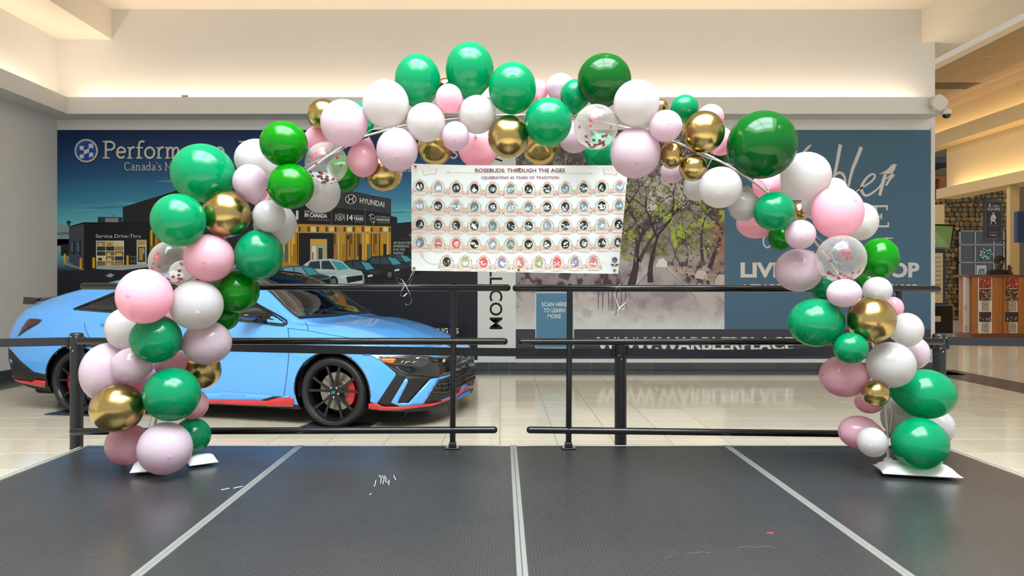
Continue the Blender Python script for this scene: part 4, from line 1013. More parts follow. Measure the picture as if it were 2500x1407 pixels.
for a, b in (((1590, 655), (1515, 740)), ((1624, 655), (1700, 730)), ((1515, 742), (1500, 770))): pr.stroke([a, ((a[0] + b[0]) / 2 + 2, (a[1] + b[1]) / 2), b], 1.6, '6f6266')
pr.poly([(1600, 652), (1608, 634), (1618, 630), (1628, 640), (1628, 652)], 'dcd8d2')
for k in range(5):       # sketched parked cars on the right kerb
    x = 1648 + 24 * k; y = 656 + 7 * k; s_ = 12 + 4 * k
    pr.poly([(x, y), (x + s_ * .35, y - s_ * .5), (x + s_ * 1.1, y - s_ * .5), (x + s_ * 1.5, y), (x + s_ * 1.5, y + s_ * .6), (x, y + s_ * .5)], ('b49c92', 'a89890', 'c4b6ac', '9c8880', 'bcaea6')[k]); pr.lift(.3)
    pr.stroke([(x, y + s_ * .5), (x, y), (x + s_ * .35, y - s_ * .5), (x + s_ * 1.1, y - s_ * .5), (x + s_ * 1.5, y), (x + s_ * 1.5, y + s_ * .6)], 1.0, '4a3c40'); pr.disc(x + s_ * .3, y + s_ * .5, s_ * .16, s_ * .18, '3a3034', 10); pr.stroke([(x, y), (x + s_ * 1.5, y)], .8, '5a4a4c')
DAB = random.Random(5)
for k in range(3600):    # dabs of foliage painted over the branches
    x, y = DAB.uniform(1262, 1764), DAB.uniform(325, 640)
    if math.hypot((x - 1612) / 60, (y - 610) / 60) < 1: continue
    lime = y > 440 and DAB.random() < (.30 if x > 1520 else .16); s_ = DAB.uniform(1.0, 3.6)
    c_ = DAB.choice(('a6b63a', 'b4c24a', '8c9a38')) if lime else DAB.choice(('5a5052', '4a4044', '6a6258', '6e6c4c', '7c7472', '585a3c', '9a9090'))
    pr.disc(x, y, s_, s_ * DAB.uniform(.5, .9), c_, 6, DAB.uniform(0, 3))
pr.lift(); pr.rect(1768, 318, 2271, 804, '4a687e'); pr.rect(1259, 804, 2271, 876, '413f4b')
pr.rect(1307, 714, 1401, 851, 'c8d0d0'); pr.lift(); pr.rect(1309, 716, 1399, 849, '5485a2')
pr.build('picture', ms, m_print)
pl = Print(on_wall, 0.0003); pl.z = 0.005; pl.auto = ('lettering', ms, m_print)
for k, s_ in enumerate(('SCAN HERE', 'TO LEARN', 'MORE')): pl.text(s_, 1353, 748 + 14.6 * k, 10, 'd0dce0', (62, 52, 33)[k], 0.025, 'CENTER')
pl.text('WWW.WARBLERPLACE', 1456, 855, 32, 'dcdcd8', 480, 0.035)
WL_ = 'cdc8c2'
def scr(pts, wd): pl.flush(); pl.curve([(1880 + a / 3.517, 320 + b / 3.517) for a, b in pts], wd, WL_)
scr([(352, 120), (318, 148), (272, 196)], [2, 7, 4]); scr([(600, 118), (586, 190), (570, 280), (540, 420)], [9, 8.5, 8, 6]); scr([(540, 392), (580, 362), (618, 372), (640, 430), (610, 500)], [5, 6, 7, 6, 4])
scr([(778, 140), (740, 240), (700, 340), (664, 490)], [9, 9, 7.5, 6]); scr([(735, 520), (800, 480), (870, 430), (896, 388), (870, 372), (820, 410), (785, 470), (784, 520), (815, 556), (870, 535), (930, 485), (965, 430)], [3, 4, 5, 5, 5, 6, 7, 7, 6, 5, 4.5, 4])
scr([(985, 372), (965, 440), (935, 556)], [8, 9, 7]); scr([(990, 470), (1020, 420), (1062, 378)], [5, 6, 4]); scr([(968, 420), (1010, 400), (1050, 366)], [3, 4, 5])
pl.flush(); pl.poly([(1880 + a / 3.517, 320 + b / 3.517) for a, b in ((1088, 293), (1072, 286), (1056, 284), (1034, 296), (1012, 322), (985, 344), (930, 372), (975, 366), (1010, 372), (1048, 358), (1068, 330), (1074, 302))], WL_)
def serifbar(x0, x1, y, t_=5): pl.rect(x0, y - t_ / 2, x1, y + t_ / 2, WL_)
pl.flush(); serifbar(2120, 2166, 504); serifbar(2128, 2152, 529, 4); serifbar(2120, 2169, 553); pl.rect(2130, 502, 2140, 555, WL_); pl.rect(2162, 502, 2166, 514, WL_); pl.rect(2165, 543, 2169, 555, WL_); pl.rect(2148, 522, 2152, 536, WL_)
pl.flush(); pl.curve([(1863, 580), (1863, 596), (1872, 605), (1882, 596), (1882, 580)], 3.4, WL_); serifbar(1859, 1868, 580, 2); serifbar(1878, 1886, 580, 2); pl.flush(); serifbar(2157, 2178, 582, 3); pl.rect(2162, 582, 2166, 606, WL_); serifbar(2157, 2178, 605, 3)
pl.text('LIVE', 1807, 676, 35, WL_, 108, 0.04); pl.text('SHOP', 2243, 676, 35, WL_, 136, 0.04, 'RIGHT'); pl.text('A TRADITION', 1808, 709, 15, WL_, 150, 0.03); pl.text('RHOOD', 2240, 709, 15, WL_, 76, 0.03, 'RIGHT')
pl.flush()
# white frame rails round the right-hand mural
a, b = at(2271, 885, DW), at(2281, 312, DW)
MB().box(a.x, b.x, DW - 0.02, DW, a.z, b.z, bev=0.004).build('frame_rail', mat('white_frame', 'd8d4cc', 0.5), ms)
a, b = at(1259, 886, DW), at(2271, 876.5, DW)
MB().box(a.x, b.x, DW - 0.016, DW, a.z, b.z, bev=0.003).build('frame_rail', mat('white_frame', 'd8d4cc', 0.5), ms)
a, b = at(141, 886, DW), at(1166, 879.5, DW)
MB().box(a.x, b.x, DW - 0.016, DW, a.z, b.z, bev=0.003).build('frame_rail', mat('white_frame', 'd8d4cc', 0.5), mu)
# ================================================================ PHOTO BANNER
DB = 3.70
def on_ban(px, py, z):
    if z > 0.001: px = min(px, edge_x(py, 1) - 0.6)
    wv = 0.010 * math.sin((px - 1005) / 110.0) + 0.006 * math.sin((py - 400) / 60.0 + px / 200.0) + 0.05 * max(0, (px - 1440) / 90) ** 2 * (py - 400) / 268
    d = DB + wv; p = at(px, py, d); return (p.x, p.y - z, p.z)
def edge_x(py, s): return 1004.5 if s < 0 else 1534 - 25 * (py - 403) / 266
def top_y(px): return 399.5 + 4.5 * math.sin(min(1, (px - 1005) / 200) * math.pi / 2)
def bot_y(px): return 661 + 8 * (px - 1005) / 505
t = thing('photo_banner', (at(1268, 0, DB).x, DB, on_ban(1268, 668, 0)[2]), 'cream vinyl banner with rows of small round photo portraits and a maroon title', 'banner')
NU, NV = 48, 24
vs = []; col = []
bm_ = Print(on_ban, 0.0003)
P2 = []; CC = []
rng = random.Random(2)
for j in range(NV + 1):
    for i in range(NU + 1):
        u, v = i / NU, j / NV; py0 = 400 + 268 * v; x = edge_x(py0, -1) + (edge_x(py0, 1) - edge_x(py0, -1)) * u; y = top_y(x) + (bot_y(x) - top_y(x)) * v
        nn = float(fbm(np.array([x / 40.]), np.array([y / 40.]), 3, 5)[0]); edge = max(0, 1 - min(u, 1 - u) * 9) * .4 + max(0, 1 - v * 7) * .6
        a = np.array(lin('dde4e4')); b = np.array(lin('c9bcb8')); k = min(1, edge * nn * 1.3 + max(0, nn - .55) * .8); P2.append((x, y)); CC.append(tuple(a * (1 - k) + b * k))
bm_.raw(P2, [(j * (NU + 1) + i, j * (NU + 1) + i + 1, (j + 1) * (NU + 1) + i + 1, (j + 1) * (NU + 1) + i) for j in range(NV) for i in range(NU)], CC)
vin = bm_.build('vinyl_sheet', t, print_mat('banner_vinyl', 0.4, 0.3))
so = vin.modifiers.new('thickness', 'SOLIDIFY'); so.thickness = 0.0012; so.offset = 1.0
pr = Print(on_ban, 0.0003); pr.z = 0.0022
K = 3.607
bx = lambda a: 980 + a / K
by = lambda b: 370 + b / K
for k, (cx, s_) in enumerate(((248, 1), (1840, 1))):    # hand-drawn crowns
    cy = 175; rot = (-.12, .12)[k]
    f = lambda a, b: (bx(cx + a * math.cos(rot) - b * math.sin(rot)), by(cy + a * math.sin(rot) + b * math.cos(rot)))
    for w_ in (0, 3): pr.stroke([f(a + w_, b) for a, b in ((-52, 28), (-66, -22), (-42, 4), (-34, -30), (-16, 2), (0, -48), (16, 2), (36, -30), (42, 4), (66, -22), (52, 28))], 0.5, 'a8905c')
    pr.stroke([f(-52, 28), f(0, 18), f(52, 28)], 0.7, 'a8905c'); pr.stroke([f(-50, 34), f(0, 24), f(50, 34)], 0.5, 'b8a070')
pr.stroke([(bx(400), by(184)), (bx(700), by(189)), (bx(1350), by(190)), (bx(1685), by(192))], 0.7, 'b8a050'); pr.disc(bx(412), by(184), 3, 1.3, 'c0b048', 10); pr.disc(bx(1672), by(192), 3, 1.3, 'c0b048', 10)
pr.text('ROSEBUDS: THROUGH THE AGES', bx(1045), by(182), 9.0, '7c2c50', 219, 0.018, 'CENTER'); pr.text('CELEBRATING 65 YEARS OF TRADITION', bx(1044), by(242), 6.8, '8a4a68', 189, 0.018, 'CENTER')
def medallion(cx, cy, colour, sd):
    R = random.Random(sd); U = lambda a: bx(cx + a); V = lambda b: by(cy + b); z0 = pr.z
    for s_ in (-1, 1):      # leaf wreath
        for q in range(11):
            an = -1.45 + q * .26; x = s_ * math.cos(an) * 54; y = math.sin(an) * 54 + 4; ll = R.uniform(7, 13); da = R.uniform(-.6, .6)
            pr.disc(U(x + s_ * ll * .3), V(y + da * 5), ll / K * .55, 3.6 / K * .6 + .35, ('747a50', '8e9064', '606648', '9c8c68')[R.randrange(4)], 6, s_ * (an + .9 + da))
        pr.stroke([(U(s_ * 62), V(50)), (U(s_ * 76), V(66))], 0.8, '9a9a78'); pr.disc(U(s_ * 70), V(44), 2.6, 1.1, '9aa070', 6, .5 * s_)
    pr.lift(); pr.poly([(U(-60), V(52)), (U(0), V(60)), (U(60), V(52)), (U(54), V(70)), (U(0), V(76)), (U(-54), V(70))], 'f0d0bc'); pr.lift()
    pr.stroke([(U(-22), V(67)), (U(0), V(69)), (U(22), V(67))], .8, 'd8a0a0')
    pr.disc(cx / K + 980, V(0), 41 / K, 45 / K, 'd8c48c', 22); pr.lift()
    base, mid, lt = colour
    pr.disc(U(0), V(1), 36 / K, 41 / K, base, 22); pr.lift()
    def blob(x, y, rx, ry, c, n=9):
        m_ = math.hypot(x / 35, y / 40)
        k = min(1.0, max(.1, (1.0 - max(0, m_ - .55))))
        x, y = x * (1 if m_ < .6 else .6 / m_), y * (1 if m_ < .6 else .6 / m_); rx = min(rx, 35 - abs(x)); ry = min(ry, 40 - abs(y)); pr.disc(U(x), V(y + 1), rx / K, ry / K, c, n, 0); pr.lift(.12)
    for k in range(7): blob(R.uniform(-28, 28), R.uniform(-10, 36), R.uniform(7, 17), R.uniform(6, 15), R.choice((lt, mid, lt, base)))
    for k in range(R.choice((1, 2, 2, 3))):        # heads: hair, face
        x, y = R.uniform(-18, 18), R.uniform(-18, 4); blob(x, y, 11, 12, base); blob(x + R.uniform(-2, 2), y + 3, 7, 9, lt); blob(x, y + 20, 13, 10, R.choice((mid, lt)))
    for k in range(4): blob(R.uniform(-24, 24), R.uniform(-26, 30), R.uniform(2, 7), R.uniform(2, 6), R.choice((base, mid, lt)), 7)
    pr.lift()
    for x, y, r in ((-58, 34, 15), (58, 36, 15), (0, -56, 12), (-16, -54, 8), (16, -54, 8)):
        pr.disc(U(x), V(y), r / K, r / K, 'eeb8b4', 10); pr.lift(.3); pr.disc(U(x), V(y), r * .6 / K, r * .6 / K, 'dd8e92', 8); pr.lift(.3); pr.disc(U(x + 1), V(y), r * .28 / K, r * .3 / K, 'f2c8c0', 7)
    pr.z = z0
BWT = [('1e2228', '5e6670', 'c8d4dc'), ('12161c', '48525c', 'd8e0e8'), ('8a98a4', 'b4c0cc', 'e2eaf0'), ('2c3238', '9098a4', 'e8eef2'), ('6a7c88', '90a4ae', 'c4d4da')]
COLT = [('c8788c', '8c5048', 'f0d8d0'), ('7a86b8', 'b88888', 'e8dce0'), ('d05060', 'e0a0a0', 'f4e0e0'), ('90a878', 'c890a0', 'f0e0dc')]
n = 0
cols = [163, 323, 483, 643, 803, 963, 1120, 1283, 1443, 1605, 1765, 1921]
for r, (b0, cv) in enumerate(((306, 24), (474, 18), (640, 16), (804, 14))):
    for k, x in enumerate(cols):
        u = k / 11; y = b0 + cv * (1 - (2 * u - 1) ** 2) + (6 if (r == 0 and k == 11) else 0) - (4 if r == 3 and k > 8 else 0)
        if k == 11: x -= r * 4
        if k < 11 and random.Random(n).random() < .95:
            for q in range(7): pr.disc(bx(x + 56 + 8 * q), by(y + 22 + 9 * math.sin(q * 2.1 + n)), 2.8, 1.3, ('a8c478', 'bcd494', 'e8b0b0', '96b468')[random.Random(n * 3 + q).randrange(4)], 7, .9 * q)
        medallion(x, y, COLT[2] if (r, k) == (3, 2) else COLT[0] if (r, k) == (3, 1) else BWT[random.Random(n * 7).randrange(5)], n); n += 1
for k, x in enumerate([400, 562, 723, 885, 1047, 1210, 1370, 1527, 1690]):
    medallion(x, 972 + 10 * math.sin(k / 8 * 3.1), BWT[0] if k == 0 else COLT[(k * 3) % 4], 100 + k)
    if k: 
        for q in range(2): pr.disc(bx(x - 84 + 7 * q), by(1000 - 4 * q), 2.6, 1.4, ('b8cc88', 'eab4b4')[q], 7)
pr.curve([(bx(175), by(885)), (bx(195), by(940)), (bx(250), by(985)), (bx(330), by(990))], 1.3, 'b4c890'); pr.disc(bx(180), by(905), 4.5, 5, 'e8b8bc', 9); pr.curve([(bx(1745), by(985)), (bx(1780), by(975)), (bx(1800), by(980))], .7, 'c8ccb0')
g = '4c4e58'; cx, cy = 1878, 955       # grey rose emblem
for r_, rot in ((26, 0), (19, .6), (12, 1.2)): pr.lift(.5); pr.disc(bx(cx), by(cy), r_ / K, r_ * .95 / K, g if r_ != 19 else '9a9ca4', 9, rot)
pr.stroke([(bx(cx), by(cy + 20)), (bx(cx), by(cy + 62))], 1.0, g); pr.disc(bx(cx - 20), by(cy + 44), 5, 2.4, g, 8, .5); pr.disc(bx(cx + 20), by(cy + 44), 5, 2.4, g, 8, -.5)
pr.build('printed_design', t, print_mat('banner_vinyl', 0.4, 0.3))
m_brass = mat('brass', 'b08a3a', 0.3, 0.9)
gm = {}
for px, py in ((1014, 406), (1268, 413), (1011, 655), (1266, 659), (1500, 660)):
    p = on_ban(px, py, 0.004)
    gr = MB().lathe([(0.0035, 0), (0.0035, 0.0016), (0.006, 0.002), (0.0078, 0.0008), (0.0078, 0)], 14, Matrix.Translation(p) @ Matrix.Rotation(math.radians(90), 4, 'X')).build('grommet', m_brass, t, smooth=True)
    MB().lathe([(0.0036, 0), (0.0036, 0.0012), (0.0, 0.0012)], 10, Matrix.Translation(p) @ Matrix.Rotation(math.radians(90), 4, 'X')).build('hole', mat('dark_hole', '1a1a16', 0.8), gr)
# --- curling ribbon that ties the banner down to the rails
m_rib = mat('white_ribbon', 'e8eaec', 0.3)
def ribbon(pts, label, extra):
    o = None; allp = [pts] + extra
    tt = thing('curling_ribbon', at(pts[-1][0], pts[-1][1], 3.86), label, 'ribbon', 'ribbons tying down the banner')
    for k, pp in enumerate(allp):
        P = [at(x, y, d) for x, y, d in spline(pp, 8)]; dirs = []
        for i in range(len(P)): a = i * .16 + k; dirs.append((math.cos(a) * .6 + .4, math.sin(a) * .5, .25 * math.sin(a * .7)))
        b = MB(); b.strip(P, 0.0065, dirs); b.build('strand', m_rib, tt)
ribbon([(1011, 656, 3.68), (1000, 680, 3.78), (988, 697, 3.87), (978, 712, 3.875)], 'white curling ribbon tying the lower left banner corner to the rail',
       [[(1014, 657, 3.68), (1006, 678, 3.78), (999, 697, 3.87)], [(990, 695, 3.875), (972, 690, 3.87), (968, 680, 3.86), (980, 682, 3.86), (992, 700, 3.865), (1002, 722, 3.87), (1004, 738, 3.87), (994, 745, 3.87), (990, 742, 3.86)], [(988, 698, 3.87), (978, 718, 3.86), (984, 724, 3.86), (994, 716, 3.87)]])
ribbon([(1509, 655, 3.72), (1520, 672, 3.8), (1516, 690, 3.86), (1508, 702, 3.87)], 'white curling ribbon tying the lower right banner corner to the rail',
       [[(1512, 656, 3.72), (1524, 668, 3.8), (1520, 688, 3.86)], [(1508, 700, 3.87), (1524, 722, 3.87), (1528, 738, 3.87), (1514, 750, 3.86), (1508, 762, 3.86), (1514, 772, 3.87)], [(1506, 700, 3.87), (1502, 716, 3.87), (1508, 744, 3.86), (1518, 756, 3.86), (1526, 750, 3.87)]])
# ================================================================ BLUE SEDAN
TH = math.atan2(-0.66, 2.643)
CAR = Matrix.Translation((-2.595, 7.304, 0)) @ Matrix.Rotation(TH, 4, 'Z')
CARI = CAR.inverted()
car = thing('sedan_car', (-2.595, 7.304, 0), 'light blue sporty sedan with black wheels and red trim behind the railing', 'car', rz=TH)
def paint_mat(name, col, rough=0.25, metal=0.0, coat=1.0):
    m = mat(name, col, rough, metal, coat=coat); return m
m_blue = mat('blue_car_paint', '55a4f0', 0.32, 0.0, coat=1.0, noise=0.01, nscale=300)
m_gblk = mat('gloss_black_trim', '0c0c0d', 0.12, coat=0.6); m_mblk = mat('black_plastic', '161617', 0.5, bump=0.15, bscale=300)
m_red = mat('red_trim', 'd01420', 0.25, coat=0.8); m_tyre = mat('tyre_rubber', '17181a', 0.6, bump=0.2, bscale=200); m_rim = mat('satin_black_rim', '0e0e10', 0.28)
def glass_mat():
    m = bpy.data.materials.new('tinted_glass'); m.use_nodes = True; nt = m.node_tree; nt.nodes.remove(nt.nodes['Principled BSDF']); out = nt.nodes['Material Output']
    tp = nt.nodes.new('ShaderNodeBsdfTransparent'); tp.inputs[0].default_value = (0.50, 0.54, 0.50, 1)
    gl = nt.nodes.new('ShaderNodeBsdfGlossy'); gl.inputs['Roughness'].default_value = 0.02
    lw = nt.nodes.new('ShaderNodeLayerWeight'); pw = nt.nodes.new('ShaderNodeMath'); pw.operation = 'POWER'; pw.inputs[1].default_value = 4.0; nt.links.new(lw.outputs['Facing'], pw.inputs[0])
    ma = nt.nodes.new('ShaderNodeMath'); ma.operation = 'MULTIPLY_ADD'; ma.inputs[1].default_value = 0.8; ma.inputs[2].default_value = 0.15; nt.links.new(pw.outputs[0], ma.inputs[0])
    mx = nt.nodes.new('ShaderNodeMixShader'); nt.links.new(ma.outputs[0], mx.inputs[0]); nt.links.new(tp.outputs[0], mx.inputs[1]); nt.links.new(gl.outputs[0], mx.inputs[2]); nt.links.new(mx.outputs[0], out.inputs[0]); return m
m_glass = glass_mat()
m_tint = mat('privacy_glass', '08080a', 0.05, coat=0.5)
# stations: x -> ten (half width, height) pairs from the underside centre round the flank to the roof centre
ST = [
 (-2.400, [(0, .34), (.40, .33), (.52, .36), (.57, .42), (.60, .48), (.60, .55), (.57, .60), (.50, .625), (.36, .64), (0, .645)]),
 (-2.355, [(0, .32), (.55, .31), (.67, .34), (.71, .43), (.735, .52), (.735, .61), (.71, .68), (.64, .72), (.45, .745), (0, .75)]),
 (-2.26, [(0, .30), (.66, .29), (.77, .32), (.815, .44), (.835, .57), (.83, .71), (.79, .82), (.70, .89), (.50, .93), (0, .94)]),
 (-2.15, [(0, .27), (.70, .26), (.81, .30), (.86, .43), (.875, .60), (.865, .79), (.81, .94), (.71, 1.02), (.52, 1.06), (0, 1.07)]),
 (-2.00, [(0, .22), (.74, .22), (.84, .27), (.885, .42), (.90, .62), (.89, .83), (.84, .985), (.73, 1.07), (.56, 1.11), (0, 1.13)]),
 (-1.70, [(0, .19), (.76, .19), (.86, .24), (.905, .40), (.918, .62), (.908, .83), (.86, 1.00), (.74, 1.12), (.60, 1.19), (0, 1.22)]),
 (-1.36, [(0, .18), (.76, .18), (.86, .23), (.905, .38), (.918, .60), (.910, .82), (.865, 1.00), (.745, 1.15), (.60, 1.265), (0, 1.30)]),
 (-0.90, [(0, .15), (.76, .148), (.855, .175), (.895, .36), (.905, .58), (.900, .80), (.865, .985), (.745, 1.19), (.585, 1.35), (0, 1.385)]),
 (-0.30, [(0, .15), (.76, .148), (.85, .175), (.885, .36), (.900, .58), (.898, .80), (.868, .97), (.745, 1.21), (.575, 1.395), (0, 1.425)]),
 (0.20, [(0, .15), (.76, .148), (.85, .175), (.885, .36), (.900, .58), (.898, .79), (.868, .955), (.745, 1.19), (.58, 1.375), (0, 1.41)]),
 (0.55, [(0, .15), (.76, .148), (.85, .175), (.885, .36), (.900, .58), (.898, .785), (.868, .940), (.76, 1.10), (.615, 1.245), (0, 1.295)]),
 (0.85, [(0, .15), (.76, .148), (.855, .175), (.893, .36), (.905, .58), (.900, .775), (.865, .905), (.80, .945), (.69, 1.025), (0, 1.115)]),
 (1.08, [(0, .15), (.76, .148), (.86, .175), (.905, .38), (.915, .58), (.905, .765), (.86, .875), (.79, .903), (.64, .930), (0, .968)]),
 (1.36, [(0, .18), (.76, .18), (.86, .22), (.908, .38), (.918, .58), (.905, .745), (.855, .840), (.77, .878), (.60, .905), (0, .925)]),
 (1.65, [(0, .17), (.76, .17), (.855, .20), (.903, .36), (.912, .56), (.895, .705), (.845, .775), (.745, .815), (.56, .845), (0, .865)]),
 (1.85, [(0, .16), (.74, .16), (.835, .18), (.885, .34), (.893, .53), (.870, .665), (.815, .725), (.70, .755), (.52, .775), (0, .795)]),
 (2.00, [(0, .155), (.69, .155), (.785, .17), (.835, .32), (.84, .50), (.815, .63), (.76, .678), (.64, .700), (.46, .715), (0, .725)]),
 (2.12, [(0, .15), (.60, .15), (.695, .165), (.745, .31), (.75, .48), (.72, .60), (.665, .64), (.55, .655), (.38, .665), (0, .670)]),
 (2.21, [(0, .15), (.48, .15), (.575, .165), (.62, .30), (.62, .46), (.58, .56), (.52, .595), (.42, .61), (.28, .618), (0, .622)]),
 (2.265, [(0, .16), (.34, .16), (.42, .175), (.46, .29), (.46, .43), (.42, .52), (.36, .55), (.28, .565), (.18, .57), (0, .574)]),
 (2.295, [(0, .18), (.18, .18), (.24, .20), (.27, .29), (.27, .41), (.24, .48), (.20, .505), (.15, .515), (.09, .52), (0, .522)]),
]
rows = spline([[c for p in s[1] for c in p] + [s[0]] for s in ST], 15)
prof_rows = []
for r in rows:
    pts = spline([(r[2 * i], r[2 * i + 1]) for i in range(10)], 8)
    prof_rows.append((r[20], [(max(0.0, a), b) for a, b in pts]))
NP = len(prof_rows[0][1]); WR_ = 0.313; RA = 0.362; AX = (1.362, -1.362)
def build_body():
    v = []; f = []
    for sgn in (-1, 1):
        base = len(v)
        for x, pts in prof_rows:
            for a, b in pts:
                px_, pz = x, b
                for ax in AX:       # snap to the wheel-arch circle
                    if a > 0.55:
                        dx, dz = px_ - ax, pz - WR_; q = math.hypot(dx, dz)
                        if abs(q - RA) < 0.0125 and pz > 0.12: k = RA / q; px_, pz = ax + dx * k, WR_ + dz * k
                v.append((px_, sgn * a, pz))
        for i in range(len(prof_rows) - 1):
            for j in range(NP - 1):
                ids = [base + i * NP + j, base + i * NP + j + 1, base + (i + 1) * NP + j + 1, base + (i + 1) * NP + j]
                cx = sum(v[k][0] for k in ids) / 4; cy = sum(abs(v[k][1]) for k in ids) / 4; cz = sum(v[k][2] for k in ids) / 4
                hole = any(math.hypot(cx - ax, cz - WR_) < RA and cy > 0.5 for ax in AX)
                if not hole: f.append(tuple(ids) if sgn < 0 else tuple(reversed(ids)))
        for row in (0, len(prof_rows) - 1):
            ids = [base + row * NP + j for j in range(NP)]; f.append(tuple(ids) if (sgn > 0) == (row > 0) else tuple(reversed(ids)))
    return v, f
bv, bf = build_body()
full_v = [v for v in bv]
# ray-casting surface (without the arch holes) in car coordinates
cv = []; cf = []
for sgn in (-1, 1):
    base = len(cv)
    for x, pts in prof_rows: cv += [(x, sgn * a, b) for a, b in pts]
    for i in range(len(prof_rows) - 1):
        for j in range(NP - 1):
            ids = [base + i * NP + j, base + i * NP + j + 1, base + (i + 1) * NP + j + 1, base + (i + 1) * NP + j]; cf.append(tuple(ids) if sgn < 0 else tuple(reversed(ids)))
    ids = [base + (len(prof_rows) - 1) * NP + j for j in range(NP)]; cf.append(tuple(ids)); cf.append(tuple(reversed([base + j for j in range(NP)])))
BV = BVHTree.FromPolygons([Vector(v) for v in cv], cf)
EYE = CARI @ Vector((0, 0, CAMZ))
def pc(px, py):
    d = (CARI.to_3x3() @ Vector(((px - PX0) / FPX, 1.0, -(py - PY0) / FPX))).normalized()
    h = BV.ray_cast(EYE, d)
    if h[0] is None: return None
    n = h[1]
    if n.dot(d) > 0: n = -n
    return h[0], n
def soft(px, py, cx, cy):
    for k in range(60):
        r = pc(px + (cx - px) * k / 60, py + (cy - py) * k / 60)
        if r: return r
    return pc(cx, cy)
def inside(p, poly):
    c = False; n = len(poly)
    for i in range(n):
        x1, y1 = poly[i]; x2, y2 = poly[(i + 1) % n]
        if (y1 > p[1]) != (y2 > p[1]) and p[0] < (x2 - x1) * (p[1] - y1) / (y2 - y1) + x1: c = not c
    return c
def smoothpoly(poly, n): return poly
def panel(name, poly, m, off=0.003, step=9.0, both=True, parent=None, thick=0.004, lateral=False, sides=None):
    """a trim panel lying on the body: outline in picture units traced onto the surface, mirrored to the other flank"""
    P = []
    for i in range(len(poly)):
        a, b = poly[i], poly[(i + 1) % len(poly)]; L = math.hypot(b[0] - a[0], b[1] - a[1]); k = max(1, int(L / step))
        for q in range(k): P.append((a[0] + (b[0] - a[0]) * q / k, a[1] + (b[1] - a[1]) * q / k))
    nb_ = len(P); x0, x1 = min(p[0] for p in P), max(p[0] for p in P); y0, y1 = min(p[1] for p in P), max(p[1] for p in P)
    Q = list(P); yy = y0 + step * .5
    while yy < y1:
        xx = x0 + step * .5
        while xx < x1:
            if inside((xx, yy), poly) and min((xx - p[0]) ** 2 + (yy - p[1]) ** 2 for p in P) > (step * .45) ** 2: Q.append((xx, yy))
            xx += step
        yy += step
    r = delaunay_2d_cdt([Vector(p) for p in Q], [], [list(range(nb_))], 1, 1e-4)
    cx = sum(p[0] for p in P) / nb_; cy = sum(p[1] for p in P) / nb_
    if not lateral and not pc(cx, cy):
        hit = [p for p in Q if pc(*p)]; cx, cy = hit[len(hit) // 2]
    vs = []; bad = False
    for p in r[0]:
        h = lat(p.x, p.y) if lateral else soft(p.x, p.y, cx, cy); vs.append(h[0] + h[1] * off)
    F = [tuple(f) for f in r[2]]
    def orient(V, F, s_):
        out = []
        for f in F:
            n = (V[f[1]] - V[f[0]]).cross(V[f[2]] - V[f[0]]); c = (V[f[0]] + V[f[1]] + V[f[2]]) / 3
            rad = Vector((max(0, c.x - 1.4) * 1.6 if c.x > 0 else min(0, c.x + 1.9), c.y, (c.z - .75) * 1.2))
            out.append(f if n.dot(rad) > 0 else (f[0], f[2], f[1]))
        return out
    outs = []
    for s_ in ((1, -1) if both else (1,)):
        V = [Vector((v.x, v.y * s_, v.z)) for v in vs]
        b = MB(); b.add(V, orient(V, F, s_)); o = b.build(name, m, parent or car, smooth='all', local=True)
        if thick:
            so = o.modifiers.new('thickness', 'SOLIDIFY'); so.thickness = thick; so.offset = -1
        outs.append(o)
    return outs
def lat(x, z):
    h = BV.ray_cast(Vector((x, -3, z)), Vector((0, 1, 0)))
    if h[0] is None: h = BV.find_nearest(Vector((x, -.8, z)))
    n = h[1]
    if n.y > 0: n = -n
    return h[0], n
def seam(pts, r=0.0032, m=None, name='panel_gap', off=0.0, lateral=False):
    P = []
    for q in spline(pts, 6):
        h = lat(*q) if lateral else pc(*q)
        if h: P.append(h[0] + h[1] * off)
    for s_ in (1, -1): MB().tube([Vector((p.x, p.y * s_, p.z)) for p in P], r, 5).build(name, m or mat('panel_gap_dark', '14304a', 0.6), car, smooth=True, local=True)
def ws_half(x): return 0.585 + 0.19 * (x - .24) / .84
def ws_base(y): return 1.075 - 0.125 * (y / .75) ** 2
# --- which body faces sit behind the windows: opened so that one looks into the cabin
WS = [(560, 690), (640, 684), (700, 683.5), (752, 690), (790, 706), (888, 768), (800, 776.5), (740, 784.5), (712, 785), (700, 778), (636, 726), (600, 700)]
SIDE = [(-1.43, 1.022), (-1.2, 1.12), (-.98, 1.205), (-.6, 1.285), (-.15, 1.315), (.2, 1.275), (.5, 1.105), (.90, .905), (.5, .93), (-.3, .97), (-1.0, 1.0)]
ws_pts = [pc(*p) for p in WS]; ws_loc = [(h[0].x, h[0].y) for h in ws_pts if h]
keep = []
for f in bf:
    c = sum((Vector(bv[i]) for i in f), Vector()) / len(f)
    a = (c.x, -abs(c.y) if False else c.y)
    in_ws = c.z > 0.88 and 0.27 < c.x < ws_base(c.y) - .025 and abs(c.y) < ws_half(c.x) - .025
    in_side = abs(c.y) > 0.5 and c.z < 1.30 and inside((c.x, c.z), [(-.75, 1.02), (-.62, 1.25), (-.15, 1.285), (.2, 1.24), (.48, 1.08), (.76, .945), (.3, .965)])
    if not (in_ws or in_side): keep.append(f)
b = MB(); lowf = []; hif = []
